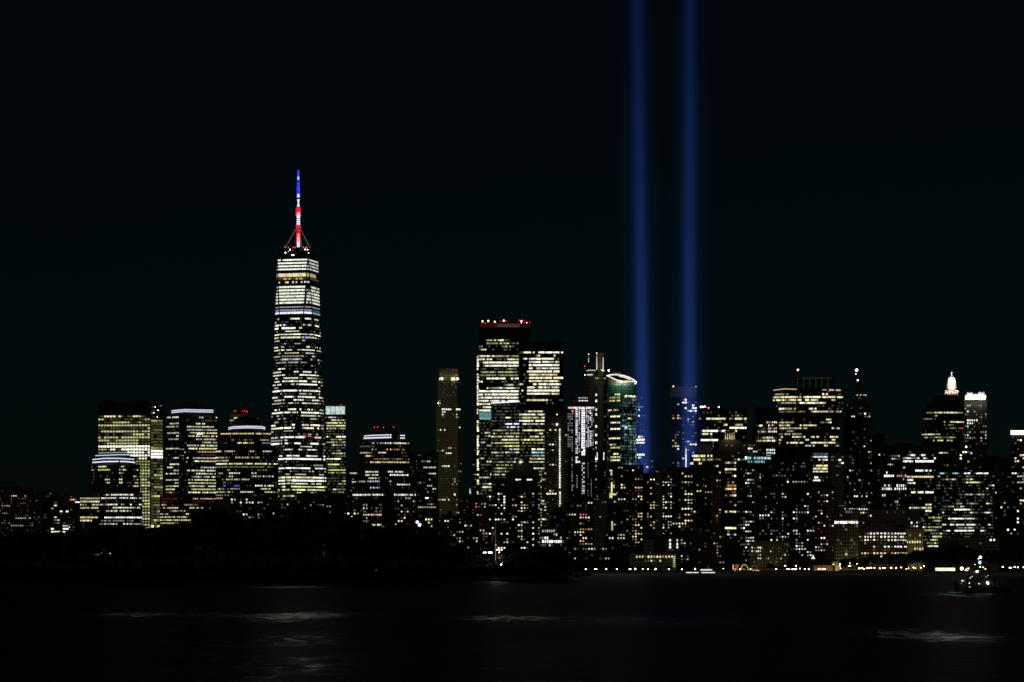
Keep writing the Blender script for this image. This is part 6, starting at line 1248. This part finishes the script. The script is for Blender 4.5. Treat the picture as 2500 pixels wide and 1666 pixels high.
# small lit things among the trees
def small_light(px, py, Y, label, m, r=.35, h=6, group=None):
    z = PZ(py, Y); t = thing('lamp_post', label, 'lamp post', (PX(px, Y), Y, z - h), group)
    bm = bmesh.new(); bar(bm, (0, 0, 0), (0, 0, h - r), .10, .07); obj('pole', bm, MROOF, t)
    bm = bmesh.new(); ball(bm, (0, 0, h), r); obj('lamp', bm, m, t)
small_light(1223.5, 1379, 1418, 'single low white lamp in the dark below the flagpole', WLAMP, .28, 4)
small_light(1226.5, 1374, 1420, 'dimmer small lamp just above the single low white lamp', lamp_mat('dim_lamp', (1, 1, .9), 1.2), .2, 4)
small_light(918, 1393, 1415, 'faint lone speck of light low on the black island', lamp_mat('faint_lamp', (1, .9, .7), .8), .13, 3)
for px in (1181, 1186, 1194, 1197.5, 1200): small_light(px, 1349.5, 1425, 'bright lamp in the short row left of the flagpole', WLAMP, .30 if px > 1190 else .24, 6, 'row of lamps left of the flagpole')
for px, py in ((1213, 1343), (1219, 1343), (1225, 1343), (1219, 1349)): small_light(px, py, 1426, 'warm lamp in the cluster right of the flagpole foot', lamp_mat('warm_lamp', (1, .86, .6), 9), .26, 6, 'warm lamps right of the flagpole')
for px, py in ((1219, 1356), (1225, 1356), (1218, 1362), (1220, 1362.5)): small_light(px, py, 1427, 'dim reddish lamp below the warm cluster by the flagpole', lamp_mat('dim_red_lamp', (1, .3, .15), 1.5), .18, 5, 'dim reddish lamps by the flagpole')
# white lit steeple-like monument above the trees
t = thing('lit_monument', 'pale lit thin monument edge rising from the black treeline', 'monument', (PX(791, 1500), 1500, 8))
bm = bmesh.new(); lathe(bm, [(.9, 0), (.8, PZ(1286, 1500) - 8), (.5, PZ(1279, 1500) - 8), (.15, PZ(1268, 1500) - 8)], 6); obj('shaft', bm, mat('pale_granite', (.4, .4, .36), .7), t); flood(t, 794, 1284, 1496, 60, (.95, 1, .8), .2)
t = thing('floodlight_mast', 'blurred violet-white floodlight glowing on the treetops left of the tan tower foot', 'floodlight', (PX(1020, 1500), 1500, 14))
bm = bmesh.new(); bar(bm, (0, 0, -6), (0, 0, PZ(1277, 1500) - 14), .15); obj('pole', bm, MROOF, t)
bm = bmesh.new(); ball(bm, (-.3, 0, PZ(1275, 1500) - 14), .8); ball(bm, (.9, 0, PZ(1282, 1500) - 14), .9); obj('lamp', bm, lamp_mat('violet_floodlamp', (.9, .85, 1), 2.2), t)

# ---------------------------------------------------------------- tugboat, right
YB = 800
t = thing('tugboat', 'black tugboat under way at the right with white and green-blue mast lights', 'boat', (PX(2395, YB), YB, 0))
hull = mat('black_hull_paint', (.012, .012, .013), .4); sup = mat('dark_superstructure_paint', (.05, .035, .03), .5)
bm = bmesh.new(); st_x = [(-7.2, .05, 3.1), (-6.4, 1.3, 2.7), (-4.5, 2.3, 2.1), (-1, 2.7, 1.6), (3, 2.7, 1.4), (6.5, 2.3, 1.5), (7.6, 1.4, 1.7)]
secs = []
for x_, w_, zt in st_x:
    secs.append([bm.verts.new(p) for p in ((x_ * .93, -w_ * .55, -.8), (x_ * .97, -w_ * .95, .3), (x_, -w_, zt), (x_, w_, zt), (x_ * .97, w_ * .95, .3), (x_ * .93, w_ * .55, -.8))])
for a, b_ in zip(secs, secs[1:]):
    for i in range(6): bm.faces.new((a[i], a[(i + 1) % 6], b_[(i + 1) % 6], b_[i]))
bm.faces.new(secs[0]); bm.faces.new(secs[-1]); obj('hull', bm, hull, t)
bm = bmesh.new(); box(bm, -3.8, 3.4, -1.7, 1.7, 1.5, 3.9); box(bm, -4.0, 3.6, -1.9, 1.9, 3.9, 4.05); obj('deckhouse', bm, sup, t)
bm = bmesh.new(); box(bm, -3.2, -.2, -1.3, 1.3, 4.05, 6.2); box(bm, -3.5, .1, -1.6, 1.6, 6.2, 6.35); wh = obj('wheelhouse', bm, sup, t)
bm = bmesh.new(); lathe(bm, [(.65, 4.05), (.6, 6.6), (.7, 6.6), (.7, 7.0)], 10, (2.0, 0, 0)); obj('funnel', bm, hull, t)
bm = bmesh.new(); bar(bm, (-.6, 0, 6.3), (-.6, 0, PZ(1357, YB)), .09, .05); bar(bm, (-1.5, 0, 8.6), (.4, 0, 8.6), .05); bar(bm, (-1.1, 0, 7.6), (-.1, 0, 7.6), .05); obj('mast', bm, MSTEEL, t)
bm = bmesh.new()
for i in range(9): bar(bm, (-6.3 + i * 1.5, -2.1, 1.6), (-6.3 + i * 1.5, -2.1, 2.9), .04)
bar(bm, (-6.3, -2.1, 2.9), (5.7, -2.1, 2.9), .04); obj('railing', bm, MSTEEL, t)
bm = bmesh.new()
for i in range(9):
    bmesh.ops.create_cone(bm, cap_ends=True, segments=10, radius1=.45, radius2=.45, depth=.3, matrix=Matrix.Translation((-5 + i * 1.3, -2.75, 1.0)) @ Matrix.Rotation(math.radians(90), 4, 'X'))
obj('tyre_fender', bm, hull, t)
def blight(px, py, m, r, nm='navigation_light', y_=-2.4):
    bm = bmesh.new(); ball(bm, (PX(px, YB) - t.location[0], y_, PZ(py, YB)), r); obj(nm, bm, m, t)
vio = lamp_mat('violet_white_mast_light', (.78, .78, 1), 12, 'FRONT'); cy = lamp_mat('cyan_green_mast_light', (.25, .95, .85), 7, 'FRONT'); wh_ = lamp_mat('white_deck_light', (1, 1, .85), 6)
blight(2393.5, 1361, vio, .34, y_=-.2); blight(2392, 1373.5, cy, .32, y_=-.2); blight(2388, 1364.5, wh_, .10, y_=-.2); blight(2380, 1378.5, wh_, .09, y_=-.2); blight(2394, 1380, lamp_mat('dim_cyan_light', (.3, .9, .8), .6), .12, y_=-.2)
blight(2381.5, 1396, lamp_mat('warm_red_light', (1, .8, .7), 6), .26); blight(2384, 1395, lamp_mat('warm_red_light', (1, .6, .5), 4), .2); blight(2407.5, 1423, wh_, .30, 'deck_light'); blight(2409, 1425, wh_, .22, 'deck_light'); blight(2404, 1409, lamp_mat('dim_deck_light', (1, 1, .9), 1), .11, 'deck_light'); blight(2409, 1405.5, lamp_mat('dim_deck_light', (1, 1, .9), 1.2), .12, 'deck_light')
for px, py, m_, r in ((2346, 1418, wh_, .12), (2350, 1418, lamp_mat('dim_deck_light', (1, 1, .9), .8), .14), (2344, 1425, lamp_mat('dim_deck_light', (1, .9, .6), .5), .12), (2363.5, 1424, wh_, .09), (2364, 1433.5, lamp_mat('amber_deck_light', (1, .7, .4), 2), .13), (2365.5, 1411, wh_, .07), (2370, 1408, wh_, .06), (2387, 1425.5, wh_, .08)): blight(px, py, m_, r, 'deck_light')
for i in range(3):
    panes('wheelhouse_window', [([(-3.0 + i * .95, -1.33, 5.2), (-2.3 + i * .95, -1.33, 5.2), (-2.3 + i * .95, -1.33, 5.9), (-3.0 + i * .95, -1.33, 5.9)], (.012, .014, .010))], wh)
# unseen green and cyan lamps added to colour the bow wave and water
flood(t, 2346, 1446, 793, 22, (.35, 1, .5), .2); flood(t, 2394, 1450, 790, 14, (.2, .8, .9), .2)
bm = bmesh.new()
for i, (xa, xb, y_, r) in enumerate(((-8.9, -5.2, -2.4, .22), (-8.6, -7.2, -3.4, .14), (-9.8, -9.0, -2.8, .08), (-11.6, -10.2, -3, .07))):
    bar(bm, (xa, y_, .02), (xb, y_ + .9, .12), r, r * .3, 8)
obj('bow_wave', bm, mat('white_foam', (.8, .85, .8), .8), None, t.location)
bw = bpy.data.objects['bow_wave']; tag(bw, 'green-white streak of foam at the bow of the tugboat', 'bow wave'); flood(bw, 2329, 1441, 794, 25, (.5, 1, .6), .2)  # another unseen lamp added to light the foam green

# ---------------------------------------------------------------- the two beams of light
def beam(x_bot, x_top, label, s):
    Y = 3940; zt = 1500
    root = thing('light_beam', label, 'light beam', (PX(x_bot, Y), Y, 22))
    dxm = (PX(x_top, Y) - PX(x_bot, Y)) / (PZ(0, Y) - PZ(1130, Y))
    m = bpy.data.materials.new('glowing_air'); m.use_nodes = True; n = m.node_tree; n.nodes.clear(); L = n.links.new
    tc = n.nodes.new('ShaderNodeTexCoord'); sp = n.nodes.new('ShaderNodeSeparateXYZ'); L(tc.outputs['Object'], sp.inputs[0])
    def mth(op, a, b_=None):
        q = n.nodes.new('ShaderNodeMath'); q.operation = op
        for i, v in enumerate((a, b_)):
            if v is None: continue
            if isinstance(v, (int, float)): q.inputs[i].default_value = v
            else: L(v, q.inputs[i])
        return q.outputs[0]
    cx_ = mth('SUBTRACT', sp.outputs[0], mth('MULTIPLY', sp.outputs[2], dxm))
    mpb = n.nodes.new('ShaderNodeMapping'); mpb.inputs['Scale'].default_value = (.55, .55, .006); L(tc.outputs['Object'], mpb.inputs[0]); rn = n.nodes.new('ShaderNodeTexNoise'); rn.inputs['Scale'].default_value = 1; rn.inputs['Detail'].default_value = 2; L(mpb.outputs[0], rn.inputs['Vector'])
    r2 = mth('ADD', mth('MULTIPLY', cx_, cx_), mth('MULTIPLY', sp.outputs[1], sp.outputs[1]))
    core = mth('EXPONENT', mth('MULTIPLY', mth('POWER', mth('DIVIDE', r2, 9.1 ** 2), 1.9), -1.0))
    halo = mth('MULTIPLY', mth('EXPONENT', mth('DIVIDE', r2, -(15.0 ** 2))), .20)
    f = mth('ADD', core, halo)
    fall = mth('MULTIPLY', mth('EXPONENT', mth('DIVIDE', sp.outputs[2], -400.0)), .66)
    e = n.nodes.new('ShaderNodeEmission'); e.inputs[0].default_value = (.070, .185, 1.0, 1)
    L(mth('MULTIPLY', mth('MULTIPLY', mth('MULTIPLY', f, fall), s * 1.08), mth('ADD', mth('MULTIPLY', rn.outputs[0], 1.2), .4)), e.inputs[1])
    o = n.nodes.new('ShaderNodeOutputMaterial'); L(e.outputs[0], o.inputs['Volume'])
    m.cycles.volume_step_rate = .05; m.cycles.emission_sampling = 'NONE'
    bm = bmesh.new(); lathe(bm, [(30, 0), (30, zt)], 20)
    for v in bm.verts: v.co.x += v.co.z * dxm
    obj('beam_shaft', bm, m, root)
    bm = bmesh.new(); lathe(bm, [(11, -4), (11, -.5), (9, -.5), (9, -1.2)], 12); obj('searchlight_bank', bm, MSTEEL, root)
beam(1573, 1559, 'left one of two tall blue beams of light, leaning slightly', .0125)
beam(1682, 1683.5, 'right one of two tall blue beams of light, rising behind the lattice tower roof', .0125)
bm = bmesh.new(); box(bm, PX(1540, 3940), PX(1720, 3940), 3915, 3972, 0, 18); gar = obj('parking_garage', bm, M['stone']); tag(gar, 'low dark garage roof carrying the two blue searchlight banks', 'garage')

flush_windows()
